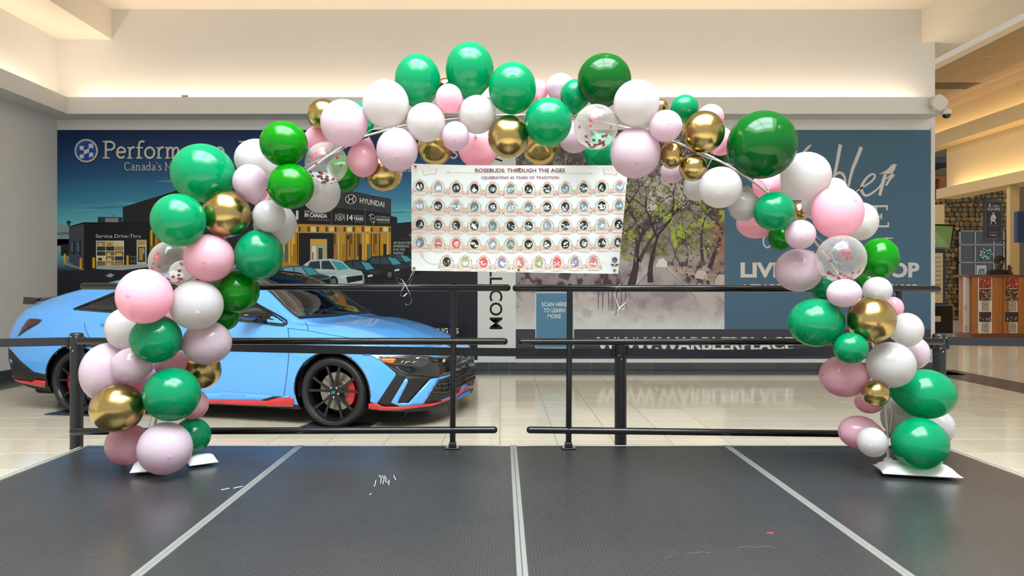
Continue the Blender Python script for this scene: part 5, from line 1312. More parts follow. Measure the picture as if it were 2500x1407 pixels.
for f in keep:      # the underside and valance are unpainted black
    p = [Vector(bv[i]) for i in f]; n = (p[1] - p[0]).cross(p[2] - p[0]); c = sum(p, Vector()) / len(p)
    if n.length > 0: n.normalize()
    (lowf if (abs(n.z) > .35 and c.z < .34) or (c.x > 1.7 and c.z < .185) or (c.x > 1.98 and c.z < .215) or (abs(c.x) < 1.05 and c.z < .186) or (c.x < -1.7 and c.z < .335) else hif).append(f)
b.add(bv, hif); b.cur = 1; b.add([], [tuple(i - len(bv) for i in f) for f in lowf])
body = b.build('body', [m_blue, m_mblk], car, smooth='all', local=True)
# windshield and side glass
def ws_panel():
    P = []; n = 14; k = 10
    V = []; F = []
    for i in range(n + 1):
        for j in range(-k, k + 1):
            y0_ = j / k; x = 0.24 + (ws_base(y0_ * .74) - 0.24) * i / n; y = ws_half(x) * y0_
            h = BV.ray_cast(Vector((x, y, 3)), Vector((0, 0, -1))); V.append(h[0] + h[1] * (0.004 if h[1].z > 0 else -0.004))
    m_ = 2 * k + 1
    for i in range(n):
        for j in range(m_ - 1): a = i * m_ + j; F.append((a, a + m_, a + m_ + 1, a + 1))
    b = MB(); b.add(V, F); b.build('windshield', m_glass, car, smooth='all', local=True)
    bo = [V[j] for j in range(m_)] + [V[i * m_ + m_ - 1] for i in range(1, n + 1)] + [V[n * m_ + j] for j in range(m_ - 2, -1, -1)] + [V[i * m_] for i in range(n - 1, 0, -1)]
    MB().tube([p + Vector((0, 0, .001)) for p in bo + bo[:1]], 0.009, 6).build('windshield_seal', m_gblk, car, smooth=True, local=True)
    MB().tube([V[n * m_ + j] + Vector((.012, 0, .004)) for j in range(m_)], 0.014, 6).build('cowl', m_mblk, car, smooth=True, local=True)
    for s_ in (0.15, -0.45):
        pts = [Vector((1.06, s_, 0)), Vector((1.01, s_ - .18, 0)), Vector((0.95, s_ - .55 if s_ > 0 else s_ + .5, 0))]
        q = []
        for p in pts: h = BV.ray_cast(Vector((p.x, p.y, 3)), Vector((0, 0, -1))); q.append(h[0] + Vector((0, 0, .014)))
        MB().tube(q, 0.006, 6).build('wiper', m_mblk, car, smooth=True, local=True)
ws_panel()
panel('side_window', SIDE, m_tint, 0.003, 0.05, lateral=True, thick=0)
panel('quarter_window', [(-1.43, 1.022), (-1.2, 1.12), (-.98, 1.205), (-.82, 1.24), (-.86, 1.0), (-1.0, 1.005)], m_tint, 0.005, 0.05, lateral=True)
for s_ in (1, -1):
    P = [lat(*q)[0] + lat(*q)[1] * .004 for q in spline(SIDE + SIDE[:1], 5)]
    MB().tube([Vector((p.x, p.y * s_, p.z)) for p in P], 0.010, 6).build('window_trim', m_gblk, car, smooth=True, local=True)
    for xx in (-.84, -.02): 
        P = [lat(xx + .0 * z, z)[0] + lat(xx, z)[1] * .004 for z in (.985, 1.08, 1.18, 1.27)]
        MB().tube([Vector((p.x, p.y * s_, p.z)) for p in P], 0.028 if xx > -.5 else 0.008, 6).build('door_pillar', m_gblk, car, smooth=True, local=True)
# cabin: floor tub, dashboard, steering wheel, seats
m_cab = mat('cabin_dark', '1c1b1a', 0.7, noise=0.05, nscale=20); m_trimb = mat('cabin_trim_taupe', '8a8068', 0.6)
MB().box(-1.2, 1.0, -.74, .74, .30, .34).build('cabin_floor', m_cab, car, local=True)
MB().prism([(.55, -.70, .60), (.48, -.70, .78), (.55, -.70, .86), (.86, -.70, .885), (.88, -.70, .60)], (0, 1.40, 0)).build('dashboard', m_trimb, car, local=True)
MB().tube([Vector((.50 + .06 * math.sin(a), .36 + .18 * math.cos(a), .90 + .165 * math.sin(a))) for a in [2 * math.pi * k / 24 for k in range(25)]], 0.015, 8).build('steering_wheel', m_cab, car, smooth=True, local=True)
for y in (-.36, .36):
    sm_ = MB(); sm_.box(-.35, .18, y - .25, y + .25, .36, .52, bev=0.05); sm_.prism([(-.25, y - .24, .5), (-.42, y - .2, 1.0), (-.52, y - .2, 1.0), (-.40, y - .24, .45)], (0, .46, 0)); sm_.build('seat', m_cab, car, local=True)
    MB().box(-.55, -.43, y - .12, y + .12, 1.02, 1.19, bev=0.03).build('headrest', m_cab, car, local=True)
MB().box(-1.15, -.75, -.66, .66, .36, .95, bev=0.06).build('rear_bench', m_cab, car, local=True)
# --- front end
f4 = lambda L: [(860 + a / 4.69, 740 + b / 4.69) for a, b in L]
panel('front_garnish', f4([(300, 612), (560, 606), (740, 602), (950, 622), (1135, 596), (1262, 606), (1322, 680), (1327, 722), (1250, 770), (1130, 815), (990, 850), (640, 832), (560, 792), (490, 756), (365, 688)]), m_gblk, 0.003)
panel('headlamp', f4([(300, 614), (560, 608), (740, 604), (880, 616), (950, 632), (790, 735), (500, 712), (365, 684)]), mat('headlamp_lens', '2e2c2a', 0.06, coat=0.8), 0.008)
panel('daytime_strip', f4([(215, 596), (330, 600), (480, 608), (500, 618), (320, 634), (290, 640)]), mat('lamp_white', 'e8ecf0', 0.1, coat=0.5), 0.008)
panel('turn_signal', f4([(312, 640), (490, 636), (500, 650), (462, 690), (372, 680)]), mat('amber_lens', 'd8701c', 0.12, coat=0.6), 0.011, 6)
panel('lamp_reflector', f4([(722, 630), (765, 628), (762, 640), (728, 644)]), mat('lamp_white', 'e8ecf0'), 0.012, 5)
for q in ([(560, 690), (580, 660)], [(600, 692), (640, 660), (660, 676)], [(690, 690), (720, 660), (735, 676)]): seam(f4([q[0], ((q[0][0] + q[1][0]) / 2, (q[0][1] + q[1][1]) / 2), q[-1]]), 0.0028, m_alu, 'lamp_element', 0.012)
panel('chrome_bevel', f4([(500, 718), (560, 770), (640, 808), (644, 822), (560, 790), (500, 745)]), mat('dark_chrome', '6a7478', 0.15, 0.8), 0.006, 7)
panel('air_curtain', f4([(365, 690), (495, 760), (560, 795), (640, 832), (990, 850), (890, 868), (640, 1142), (520, 1182), (340, 1182), (290, 1142), (500, 822), (498, 802)]), m_mblk, 0.004)
panel('bumper_accent', f4([(606, 866), (622, 864), (636, 882), (634, 906), (516, 1142), (642, 1142), (892, 870), (994, 854), (985, 880), (812, 1146), (780, 1166), (540, 1182), (445, 1136)]), m_blue, 0.011)
panel('lower_grille', f4([(994, 880), (1130, 832), (1322, 742), (1292, 900), (1198, 1018), (1130, 1064), (900, 1150), (812, 1150)]), m_mblk, 0.005)
for k in range(3): seam(f4([(960 - 30 * k, 930 + 45 * k), (1060, 915 + 50 * k), (1130, 890 + 50 * k), (1280, 810 + 55 * k)]), 0.006, m_gblk, 'grille_bar', 0.012)
for k in range(2): seam(f4([(1010 + 80 * k, 900 - 20 * k), (1030 + 80 * k, 960 - 20 * k), (1010 + 80 * k, 1020 - 20 * k)]), 0.005, m_gblk, 'grille_bar', 0.012)
for k in range(2): seam(f4([(660, 880 + 55 * k), (740, 884 + 55 * k), (840 - 60 * k, 880 + 55 * k)]), 0.004, m_gblk, 'grille_bar', 0.008)
panel('front_lip', f4([(192, 1146), (285, 1150), (350, 1184), (540, 1187), (780, 1168), (1000, 1132), (1130, 1082), (1196, 1034), (1330, 940), (1334, 966), (1196, 1052), (1130, 1096), (900, 1174), (540, 1216), (192, 1218)]), m_red, 0.014, thick=0.012)
panel('front_splitter', f4([(195, 1218), (540, 1217), (900, 1176), (1130, 1098), (1130, 1112), (900, 1192), (540, 1236), (220, 1240)]), m_mblk, 0.004)
def emblem(px, py, w_, h_, col, name='emblem', off=.012):
    P = [(px - w_, py + h_), (px - w_ * .45, py - h_), (px - w_ * .1, py - h_), (px + w_ * .3, py + h_ * .3), (px + w_ * .55, py - h_), (px + w_, py - h_), (px + w_ * .45, py + h_), (px + w_ * .1, py + h_), (px - w_ * .3, py - h_ * .3), (px - w_ * .55, py + h_)]
    panel(name, P, mat('emblem_' + col, col, 0.2, 0.3), off, 4, both=False)
emblem(1082, 882, 4, 4, 'd8d8d8')
q = pc(1096, 842) or pc(1090, 845)
R_ = Matrix.Translation(q[0] + q[1] * .004) @ q[1].to_track_quat('Z', 'Y').to_matrix().to_4x4()
MB().tube([R_ @ Vector((.055 * math.cos(a), .028 * math.sin(a), 0)) for a in [2 * math.pi * k / 20 for k in range(21)]], 0.004, 6).build('hood_badge', m_gblk, car, smooth=True, local=True)
MB().tube([R_ @ Vector((-.025 + .05 * k, .02 - .04 * k, 0)) for k in (0, 1)], 0.004, 6).build('hood_badge_bar', m_gblk, car, smooth=True, local=True)
# --- flank trim
panel('sill_trim', [(250, 962), (400, 969), (520, 976), (648, 978), (676, 972), (717, 971), (719, 992), (640, 991), (560, 989), (400, 980), (250, 971)], m_red, 0.012, thick=0.01)
panel('sill_step', [(560, 958), (655, 964), (706, 968), (706, 971), (676, 973), (648, 979), (520, 977), (400, 970), (400, 962)], m_blue, 0.010, thick=0.008)
panel('sill_wedge', [(640, 976), (668, 967), (692, 967), (676, 971), (652, 978)], m_mblk, 0.013, 6)
f3 = lambda L: [(a / 3.907, 680 + b / 3.907) for a, b in L]
panel('rear_bumper_trim', f3([(82, 662), (104, 684), (200, 790), (320, 890), (438, 916), (438, 970), (345, 962), (312, 985), (150, 960), (108, 915), (112, 870), (86, 780)]), m_mblk, 0.004)
panel('rear_lip', f3([(100, 912), (150, 962), (312, 986), (342, 966), (438, 980), (442, 1040), (350, 1022), (200, 990), (105, 955)]), m_red, 0.012, thick=0.01)
panel('tail_lamp', f3([(395, 392), (400, 405), (370, 432), (270, 490), (170, 556), (215, 470), (262, 400), (290, 384), (350, 386)]), mat('tail_lamp_red', '3c0a10', 0.1, coat=0.6), 0.006)
seam(f3([(805, 425), (812, 470), (835, 530), (870, 590)])); seam([(703, 802), (706, 830), (705, 866), (700, 920), (693, 968)])
seam([(703, 802), (752, 808), (800, 817), (868, 828), (935, 841), (955, 849)], 0.0034, mat('seam_teal', '1a5a86', 0.5)); seam([(745, 787), (751, 797), (752, 808)])
seam([(955, 849), (1010, 851), (1050, 846), (1100, 838)], 0.003, mat('seam_teal', '1a5a86')); seam([(880, 862), (890, 868), (905, 868)])
seam([(-.05, .98), (-.06, .7), (-.05, .4), (.0, .25)], lateral=True)
for s_ in (1, -1):     # door handles
    for xx, zz in ((-.95, .885), (.02, .865)):
        h = lat(xx, zz); P = [Vector((xx - .11 + .22 * k / 6, 0, zz + .006 * math.sin(k))) for k in range(7)]
        Q = [lat(p.x, p.z)[0] + Vector((0, -.012 - .012 * math.sin(math.pi * k / 6), 0)) for k, p in enumerate(P)]
        MB().tube([Vector((p.x, p.y * s_, p.z)) for p in Q], 0.013, 8, round_end=True).build('door_handle', m_blue, car, smooth=True, local=True)
# --- mirrors
for s_ in (1, -1):
    prof = []; vs = []; n, k_ = 10, 14
    for i in range(n + 1):
        u = i / n; hh = (.072, .085, .088, .086, .082, .076, .07, .062, .052, .036, .006)[i]; y = -.885 - .215 * u
        for q in range(k_):
            a = 2 * math.pi * q / k_; cx = .62 - .03 * u; vs.append(Vector((cx + .085 * (1 - .25 * u) * math.cos(a) * (1 if i < n else .1), y * s_, .99 + hh * math.sin(a) * (.72 if math.sin(a) > 0 else .55))))
    b = MB(); b.add(vs, [(i * k_ + q, i * k_ + (q + 1) % k_, (i + 1) * k_ + (q + 1) % k_, (i + 1) * k_ + q) for i in range(n) for q in range(k_)] + [tuple(range(n * k_, (n + 1) * k_)), tuple(range(k_))])
    mm = b.build('door_mirror', m_gblk, car, smooth='all', local=True)
    MB().tube([Vector((.68, -.84 * s_, .945)), Vector((.67, -.9 * s_, .95)), Vector((.65, -.95 * s_, .955))], [.022, .03, .02], 8).build('mirror_foot', m_mblk, mm, smooth=True, local=True)
# --- rear wing
wing = MB()
for s_ in (-1, 1): pass
vs = []; n = 16
for i in range(n + 1):
    y = -.62 + 1.24 * i / n; e = 1 - (2 * i / n - 1) ** 4; z = 1.095 + .02 * e
    for dx, dz in ((0, 0), (-.06, .014), (-.16, .020), (-.165, .004), (-.06, -.006), (0, -.008)): vs.append((-2.12 + dx, y, z + dz))
fs = [(i * 6 + q, i * 6 + (q + 1) % 6, (i + 1) * 6 + (q + 1) % 6, (i + 1) * 6 + q) for i in range(n) for q in range(6)] + [tuple(range(6)), tuple(range(n * 6, n * 6 + 6))]
wing.add(vs, fs); wo = wing.build('rear_wing', m_gblk, car, smooth=True, local=True)
for s_ in (-1, 1):
    MB().prism([(-2.09, s_ * .63, 1.125), (-2.30, s_ * .63, 1.135), (-2.31, s_ * .63, 1.06), (-2.2, s_ * .63, 1.06)], (0, -s_ * .03, 0)).build('end_plate', m_gblk, wo, local=True)
    MB().prism([(-2.13, s_ * .40, 1.11), (-2.2, s_ * .40, 1.11), (-2.26, s_ * .42, 1.03), (-2.10, s_ * .42, 1.03)], (0, -s_ * .02, 0)).build('pylon', m_gblk, wo, local=True)
# --- wheels
m_steel = mat('brake_steel', '9a968c', 0.35, 0.9, noise=0.05, nscale=60); m_cal = mat('caliper_red', 'd8101c', 0.3, coat=0.5)
n_mat = mat('teal_emblem', '2ab8b0', 0.3)
for ax in AX:
    for s_ in (-1, 1):
        F_ = Matrix.Translation((ax, s_ * .775, WR_)) @ Matrix.Rotation(math.radians(90) * (1 if s_ < 0 else -1), 4, 'X')   # +z of the wheel points outwards
        tw = .118; R0 = WR_ - .002
        tp = [(.246, tw - .020), (.262, tw - .004), (.285, tw), (R0 - .012, tw - .008), (R0 - .002, tw - .030), (R0, tw - .05), (R0, -tw + .05), (R0 - .002, -tw + .03), (R0 - .012, -tw + .008), (.285, -tw), (.262, -tw + .004), (.246, -tw + .02)]
        wh = MB().lathe(list(reversed(tp)), 56, F_, caps=False).build('wheel', m_tyre, car, smooth=30, local=True)
        tr = MB()
        for k in range(56):
            a = 2 * math.pi * k / 56; T_ = F_ @ Matrix.Rotation(a, 4, 'Z'); tr.box(R0 - .004, R0 + .002, -.009, .009, tw - .06, tw - .026, M=T_); tr.box(R0 - .004, R0 + .002, -.009, .009, -tw + .026, -tw + .06, M=T_)
        tag(tr.build('tread_blocks', m_tyre, wh, local=True), kind='stuff')
        MB().lathe([(.25, tw - .022), (.252, tw - .012), (.246, tw - .010), (.236, tw - .022), (.228, .05), (.226, -tw + .02), (.25, -tw + .018)], 48, F_, caps=False).build('rim', m_rim, wh, smooth=40, local=True)
        MB().lathe([(.0, -.02), (.17, -.02), (.17, .008), (.10, .008), (.098, .02), (.0, .02)], 40, F_).build('brake_disc', m_steel, wh, smooth=30, local=True)
        for k in range(10):
            base_a = 2 * math.pi * (k // 2) / 5 + math.pi / 2 * 1.0; da = (-.27, .27)[k % 2]; a1 = base_a + da; a0 = base_a + da * .55
            sp = MB(); P = []
            for (r_, aa, z_, w_, h_) in ((.045, a0, .085, .014, .020), (.10, a0 + (a1 - a0) * .4, .088, .0115, .018), (.17, a0 + (a1 - a0) * .75, .092, .010, .016), (.238, a1, .094, .013, .016)):
                c = Vector((r_ * math.cos(aa), r_ * math.sin(aa), z_)); t_ = Vector((-math.sin(aa), math.cos(aa), 0))
                P += [c - t_ * w_, c + t_ * w_, c + t_ * w_ * .7 - Vector((0, 0, h_ * 1.6)), c - t_ * w_ * .7 - Vector((0, 0, h_ * 1.6))]
            sp.add([F_ @ p for p in P], [(4 * i + q, 4 * i + (q + 1) % 4, 4 * i + 4 + (q + 1) % 4, 4 * i + 4 + q) for i in range(3) for q in range(4)] + [(0, 1, 2, 3), (15, 14, 13, 12)])
            sp.build('spoke', m_rim, wh, local=True)
        MB().lathe([(.0, .094), (.026, .094), (.030, .088), (.062, .080), (.066, .05), (.066, .0), (0, 0)][::-1], 30, F_).build('hub', m_rim, wh, smooth=40, local=True)
        T_ = F_
        MB().prism([T_ @ Vector(p) for p in ((-.018, -.013, .0955), (-.008, .013, .0955), (-.001, .013, .0955), (.006, -.002, .0955), (.011, .013, .0955), (.020, .013, .0955), (.010, -.013, .0955), (.003, -.013, .0955), (-.004, .002, .0955), (-.009, -.013, .0955))], (CARI.to_3x3() @ Vector((0, 0, 0)))).build('hub_emblem', n_mat, wh, local=True)
        for k in range(5):
            a = 2 * math.pi * k / 5 + math.pi / 5 + math.pi / 2; MB().lathe([(.011, 0), (.011, .018), (.007, .021), (.005, .012), (0, .012)], 8, F_ @ Matrix.Translation((.046 * math.cos(a), .046 * math.sin(a), .074))).build('lug_nut', mat('nut_steel', 'b4b6b8', 0.3, 0.9), wh, smooth=30, local=True)
        # caliper on the front side of the front wheels, rear side of the rear wheels
        fw = (1 if ax > 0 else -1) * (1 if True else 1); a0 = 0.0 if (fw > 0) else math.pi
        if s_ > 0: a0 = a0
        cal = MB(); vs = []; n = 8
        for i in range(n + 1):
            a = a0 + math.radians(-34 + 68 * i / n)
            for r_, z_ in ((.115, .045), (.185, .045), (.19, -.03), (.115, -.03)): vs.append(F_ @ Vector((r_ * math.cos(a), r_ * math.sin(a), z_)))
        cal.add(vs, [(i * 4 + q, i * 4 + (q + 1) % 4, (i + 1) * 4 + (q + 1) % 4, (i + 1) * 4 + q) for i in range(n) for q in range(4)] + [(3, 2, 1, 0), (n * 4, n * 4 + 1, n * 4 + 2, n * 4 + 3)])
        cal.build('brake_caliper', m_cal, wh, smooth=30, local=True)
        # dark wheel-house behind the opening
        lin_ = MB(); vs = []; n = 20
        for i in range(n + 1):
            a = math.radians(-10 + 200 * i / n)
            for yy in (.84, .46): vs.append((ax + (RA + .004) * math.cos(a), s_ * yy, WR_ + (RA + .004) * math.sin(a)))
        lin_.add(vs, [(2 * i, 2 * i + 1, 2 * i + 3, 2 * i + 2) for i in range(n)]); c0 = len(lin_.v)
        lin_.add([(ax + (RA + .004) * math.cos(math.radians(-10 + 200 * i / n)), s_ * .46, WR_ + (RA + .004) * math.sin(math.radians(-10 + 200 * i / n))) for i in range(n + 1)], [tuple(range(n + 1))])
        lin_.build('wheel_house', mat('wheel_house_black', '0a0a0b', 0.8), car, smooth='all', local=True)
        lip = []
        for i in range(25):
            a = math.radians(-4 + 188 * i / 24); x_, z_ = ax + RA * math.cos(a), WR_ + RA * math.sin(a); h = lat(x_, z_); lip.append(Vector((x_, (h[0].y - .002) * -s_ * -1 if False else s_ * (abs(h[0].y) + .001), z_)))
        MB().tube(lip, 0.0065, 6).build('arch_lip', m_mblk, car, smooth=True, local=True)
# underbody
MB().box(-2.1, 1.95, -.70, .70, .15, .24, bev=0.03).build('underbody', mat('underbody_black', '0c0c0d', 0.8), car, local=True)
# thin pads under the wheels
m_pad = mat('dark_pad', '2c3a42', 0.5, noise=0.1)
for ax, lab in ((AX[0], 'dark flat pad under the front wheel of the blue car'), (AX[1], 'dark flat pad under the rear wheel of the blue car')):
    c = CAR @ Vector((ax, -.79, 0)); o = MB().box(-.30, .30, -.17, .17, 0, .003).build('wheel_pad', m_pad, local=True); o.location = (c.x, c.y, 0.0005); o.rotation_euler = (0, 0, TH + .1); tag(o, lab, 'mat', 'pads under the car wheels')
    MB().tube([Vector((-.30, -.17 + .034 * k, .006 + .004 * math.sin(k))) for k in range(6)], 0.003, 5).build('curled_edge', m_pad, o, local=True)
# ================================================================ CONCOURSE BEYOND THE FAR WALL (right)
m_cw = mat('concourse_wall', 'd8bd8c', 0.7, noise=0.02, nscale=2)
m_ct = mat('ceiling_tile', 'a89274', 0.85, noise=0.04, nscale=12, bump=0.3, bscale=120)
XR = 12.42
def st(name, b, m): return tag(b.build(name, m), kind='structure')
# right-hand wall with two lit cornices
st('trim_5', MB().prism([(XR + .5, 11.0, 5.22), (XR, 11.0, 5.22), (XR, 11.0, 5.60), (XR + .08, 11.0, 5.60), (XR + .08, 11.0, 5.34), (XR + .5, 11.0, 5.34)], (0, 13.0, 0)), m_cw)
st('trim_6', MB().prism([(XR + .5, 11.0, 3.70), (XR - .1, 11.0, 3.70), (XR - .1, 11.0, 3.97), (XR + .0, 11.0, 3.97), (XR + .0, 11.0, 3.80), (XR + .5, 11.0, 3.80)], (0, 8.75, 0)), m_cw)
st('wall_right', MB().box(XR + .5, XR + .62, 11.0, 24, 5.30, 6.4).box(XR + .42, XR + .54, 11.0, 20.1, 3.75, 5.26).box(XR + .9, XR + 1.1, 11, 17.2, 0, 3.72), m_cw)
# suspended ceiling of single tiles
cg = MB().box(10.2, 13.2, 9.0, 24.0, 6.335, 6.36).build('ceiling_grid', mat('ceiling_shadow_gap', '6a5a46', 0.9)); tag(cg, kind='structure'); cg.name = 'ceiling'
tm = MB().box(-.297, .297, -.297, .297, 0, .014, bev=0.004).mesh('ceiling_tile', m_ct)
tmv = MB().box(-.297, .297, -.297, .297, 0, .014, bev=0.004).mesh('ceiling_tile', mat('air_grille', '5a513c', 0.8, noise=0.1, nscale=60))
k = 0
for i in range(5):
    for j in range(25):
        x = 10.50 + .6 * i; y = 9.3 + .6 * j
        if x > 13.1: continue
        o = bpy.data.objects.new('ceiling_tile', tmv if (i in (1, 2) and j == 14) else tm); C.objects.link(o); o.parent = cg; o.location = (x, y, 6.32); k += 1
st('trim_7', MB().box(9.95, 10.2, 9.0, 24.0, 6.32, 6.60), m_ceil)
for px, py in ((2413, 130), (2483, 200)):
    d = 5.06 * FPX / (PY0 - py) ; p = at(px, py, d); t = thing('sprinkler_head', (p.x, p.y, 6.25), 'small ceiling sprinkler %s in the concourse' % ('near the skylit hall' if px < 2450 else 'lower at the right edge'), 'sprinkler', 'concourse sprinklers')
    MB().lathe([(.0, .0), (.03, .0), (.03, .006), (.008, .02), (.010, .05), (.03, .064), (.03, .07)], 12, Matrix.Translation((p.x, p.y, 6.25))).build('head', m_alu, t, smooth=True)
# far dark shop interior seen past the end of the wall
st('wall_3', MB().box(13.0, 22.0, 27.0, 27.2, 0, 7), mat('far_wall', '6a5a40', 0.8))
t = thing('shop_bulkhead', (13.6, 24.5, 5.4), 'dark blue shop ceiling panel with white light slots beyond the concourse wall', 'ceiling panel')
MB().box(13.1, 16.0, 24.1, 26.97, 5.5, 5.7).build('panel', mat('dark_blue_ceiling', '3a4048', 0.7), t)
for y, z in ((24.6, 5.47), (25.9, 5.47)): MB().box(13.2, 14.9, y - .12, y + .12, z, z + .03).build('light_slot', mat('light_slot', 'fff4e0', 0.5, emit=6.0), t)
# stone front of the pub: stones one by one
DS = 25.0
wst = st('wall_4', MB().box(at(2270, 0, DS).x, at(2470, 0, DS).x, DS, DS + .3, 0, 5.2), mat('mortar', '5a482c', 0.9, noise=0.1, nscale=10))
stones = [mat('stone_%d' % i, c, 0.8, noise=0.15, nscale=9, bump=0.5, bscale=25) for i, c in enumerate(('7a5f36', '8c6e40', '645030', '9a7c4c', '6c5c40'))]
rng = random.Random(21); n_st = 0
y_px = 452
while y_px < 775:
    h = rng.uniform(9, 15); x_px = 2276 + rng.uniform(0, 8)
    while x_px < 2462:
        w_ = rng.uniform(9, 19); cx, cy = x_px + w_ / 2, y_px + h / 2
        if not (2342 < cx + w_ / 2 and cy > 560 and cx - w_ / 2 < 2452) and n_st < 290:
            a0 = rng.uniform(0, 6.28); pts = []
            for q in range(7):
                a = a0 + 2 * math.pi * q / 7; rr = rng.uniform(.78, 1.0); p = at(cx + math.cos(a) * w_ * .60 * rr, cy + math.sin(a) * h * .60 * rr, DS); pts.append((p.x, DS + .01, p.z))
            b = MB(); c = Vector((sum(p[0] for p in pts) / 7, 0, sum(p[2] for p in pts) / 7))
            front = [((p[0] - c.x) * .88 + c.x, DS - rng.uniform(.04, .08), (p[2] - c.z) * .88 + c.z) for p in pts]
            b.add(list(pts) + front, [tuple(range(13, 6, -1))] + [(q, (q + 1) % 7, 7 + (q + 1) % 7, 7 + q) for q in range(7)]); b.build('stone', rng.choice(stones), wst); n_st += 1
        x_px += w_
    y_px += h * .93
# shop window with mullions
def wbox(b, x0, y0, x1, y1, d, dep): 
    p, q = at(x0, y1, d), at(x1, y0, d); b.box(p.x, q.x, d, d + dep, p.z, q.z); return b
tw_ = wbox(MB(), 2343, 563, 2452, 772, DS - .14, .05).build('window_2', mat('window_dark_room', '14181c', 0.25)); tag(tw_, kind='structure')
mw = mat('window_bar', 'a8a8a0', 0.5)
for x in (2343, 2380, 2425, 2450): wbox(MB(), x, 563, x + 2.6, 772, DS - .2, .06).build('mullion', mw, tw_)
for y in (563, 597, 640, 684, 730, 769): wbox(MB(), 2343, y, 2452, y + 2.2, DS - .2, .06).build('transom', mw, tw_)
for i, x in enumerate((2346, 2383, 2428)):
    for j, y in enumerate((566, 600, 643, 687, 733)): wbox(MB(), x, y, x + (34, 42, 22)[i], y + (31, 40, 41, 43, 36)[j], DS - .17, .01).build('pane', mat('pane_glass', '232a2e', 0.06, coat=0.6), tw_)
pr = Print(lambda u, v, z: (at(u, v, DS - .19).x, DS - .19 - z, at(u, v, DS - .19).z), .001)
for k in range(60): 
    a = rng.uniform(0, 6.28); r = rng.random() ** .5; pr.disc(2406 + 17 * r * math.cos(a), 622 + 16 * r * math.sin(a), 2.2, 1.8, rng.choice(('4a9088', '9ac8c0', '2a6860', 'c8d8d4')), 6)
pr.rect(2384, 648, 2408, 682, 'b8c0bc'); pr.lift()
for k in range(4): pr.stroke([(2388 + 5 * k, 676), (2390 + 4 * k, 664 - 3 * (k % 2)), (2394 + 3 * k, 656)], 2, '202428')
tag(pr.build('window_stickers', tw_, print_mat('matte_print')), kind='stuff')
# hanging pub sign with its bracket
DG = 21.5
t = thing('hanging_sign', at(2425, 590, DG), 'dark hanging pub sign with a white figure before the stone wall', 'sign')
wbox(MB(), 2403, 489, 2448, 585, DG, .06).build('board', mat('sign_board', '1c1518', 0.5), t)
MB().tube([at(2350, 493, DG), at(2448, 483, DG)], .02, 6).build('bracket', m_blk, t); MB().tube([at(2350, 493, DG), Vector((at(2350, 493, DG).x, DS + .02, at(2350, 493, DG).z))], .02, 6).build('bracket', m_blk, t); MB().tube([at(2398, 589, DG), at(2452, 588, DG)], .02, 6).build('bracket', m_blk, t)
pr = Print(lambda u, v, z: (at(u, v, DG).x, DG - .004 - z, at(u, v, DG).z), .001)
for a in ((2405, 491, 2446, 492), (2405, 582, 2446, 583), (2405, 491, 2406, 583), (2445, 491, 2446, 583)): pr.rect(*a, '8a8078')
pr.curve([(2413, 500), (2417, 497), (2416, 505)], 1.4, 'b8b0a4'); pr.text('Ye Olde', 2412, 506, 6, 'b8b0a4', 27, 0.01, shear=.2); pr.text('SQUIRE', 2410, 514, 6.5, 'c0b8ac', 32, 0.02)
pr.disc(2425, 521, 2.2, 2.4, 'c8c0b4', 10); pr.poly([(2419, 528), (2424, 523), (2430, 526), (2432, 534), (2428, 541), (2421, 541), (2417, 535)], 'c8c0b4'); pr.stroke([(2421, 540), (2418, 548)], 2, 'c8c0b4'); pr.stroke([(2428, 540), (2431, 547)], 2, 'c8c0b4'); pr.stroke([(2418, 531), (2432, 537)], 1.2, '4a4440')
pr.text('Fish & Chips', 2412, 553, 3.4, '8a8278', 26, shear=.2); pr.text('Established', 2414, 568, 2.8, '9a9288', 22); pr.text('1995', 2417, 577, 5, 'b0a89c', 16, 0.01)
pr.build('lettering', t, print_mat('matte_print'))
# tilted wall screen, framed notice, black bin box, beige bulkhead
t = thing('wall_screen', at(2303, 608, 20.6), 'tilted black-framed screen with a green picture beside the mural end', 'screen')
A = [at(2268, 547, 20.6), at(2331, 549, 20.2), at(2322, 609, 20.0), at(2268, 607, 20.4)]
b = MB(); b.prism(A, (0, .08, 0)); b.build('frame', m_blk, t)
cen = sum(A, Vector()) / 4; I = [cen + (p - cen) * .86 + Vector((0, -.012, 0)) for p in A]; b = MB(); b.prism(I, (0, .01, 0)); b.build('display', mat('screen_picture', '5c7a3c', 0.3, noise=0.5, nscale=4, emit=0.15), t)
t = thing('framed_notice', at(2290, 745, 19.6), 'framed beige notice on a dark blue board beside the mural end', 'notice')
wbox(MB(), 2262, 608, 2308, 748, 19.6, .06).build('board', mat('notice_board', '1e3040', 0.6), t); wbox(MB(), 2262, 618, 2302, 740, 19.58, .02).build('sheet', mat('notice_paper', 'c8b48c', 0.7, noise=0.06, nscale=40), t)
pr = Print(lambda u, v, z: (at(u, v, 19.57).x, 19.57 - z, at(u, v, 19.57).z), .001)
for k in range(9): pr.rect(2283, 628 + 11 * k, 2298, 629.5 + 11 * k, '8a7a5c')
wbox(MB(), 2266, 748, 2272, 800, 19.62, .04).build('leg', m_blk, t); wbox(MB(), 2298, 748, 2304, 805, 19.62, .04).build('leg', m_blk, t)
tag(pr.build('text_lines', t, print_mat('matte_print')), kind='stuff')
DK = 18.2
t = thing('black_bin_box', at(2300, 0, DK).xy.to_3d(), 'black box with a pale label standing beside the mural end', 'box')
b = MB(); p, q = at(2262, 0, DK), at(2328, 0, DK); b.box(p.x, q.x, DK, DK + .4, 0.0, CAMZ - 50 / FPX * DK, bev=.02); b.build('body', mat('black_box', '0e0e0f', 0.4), t)
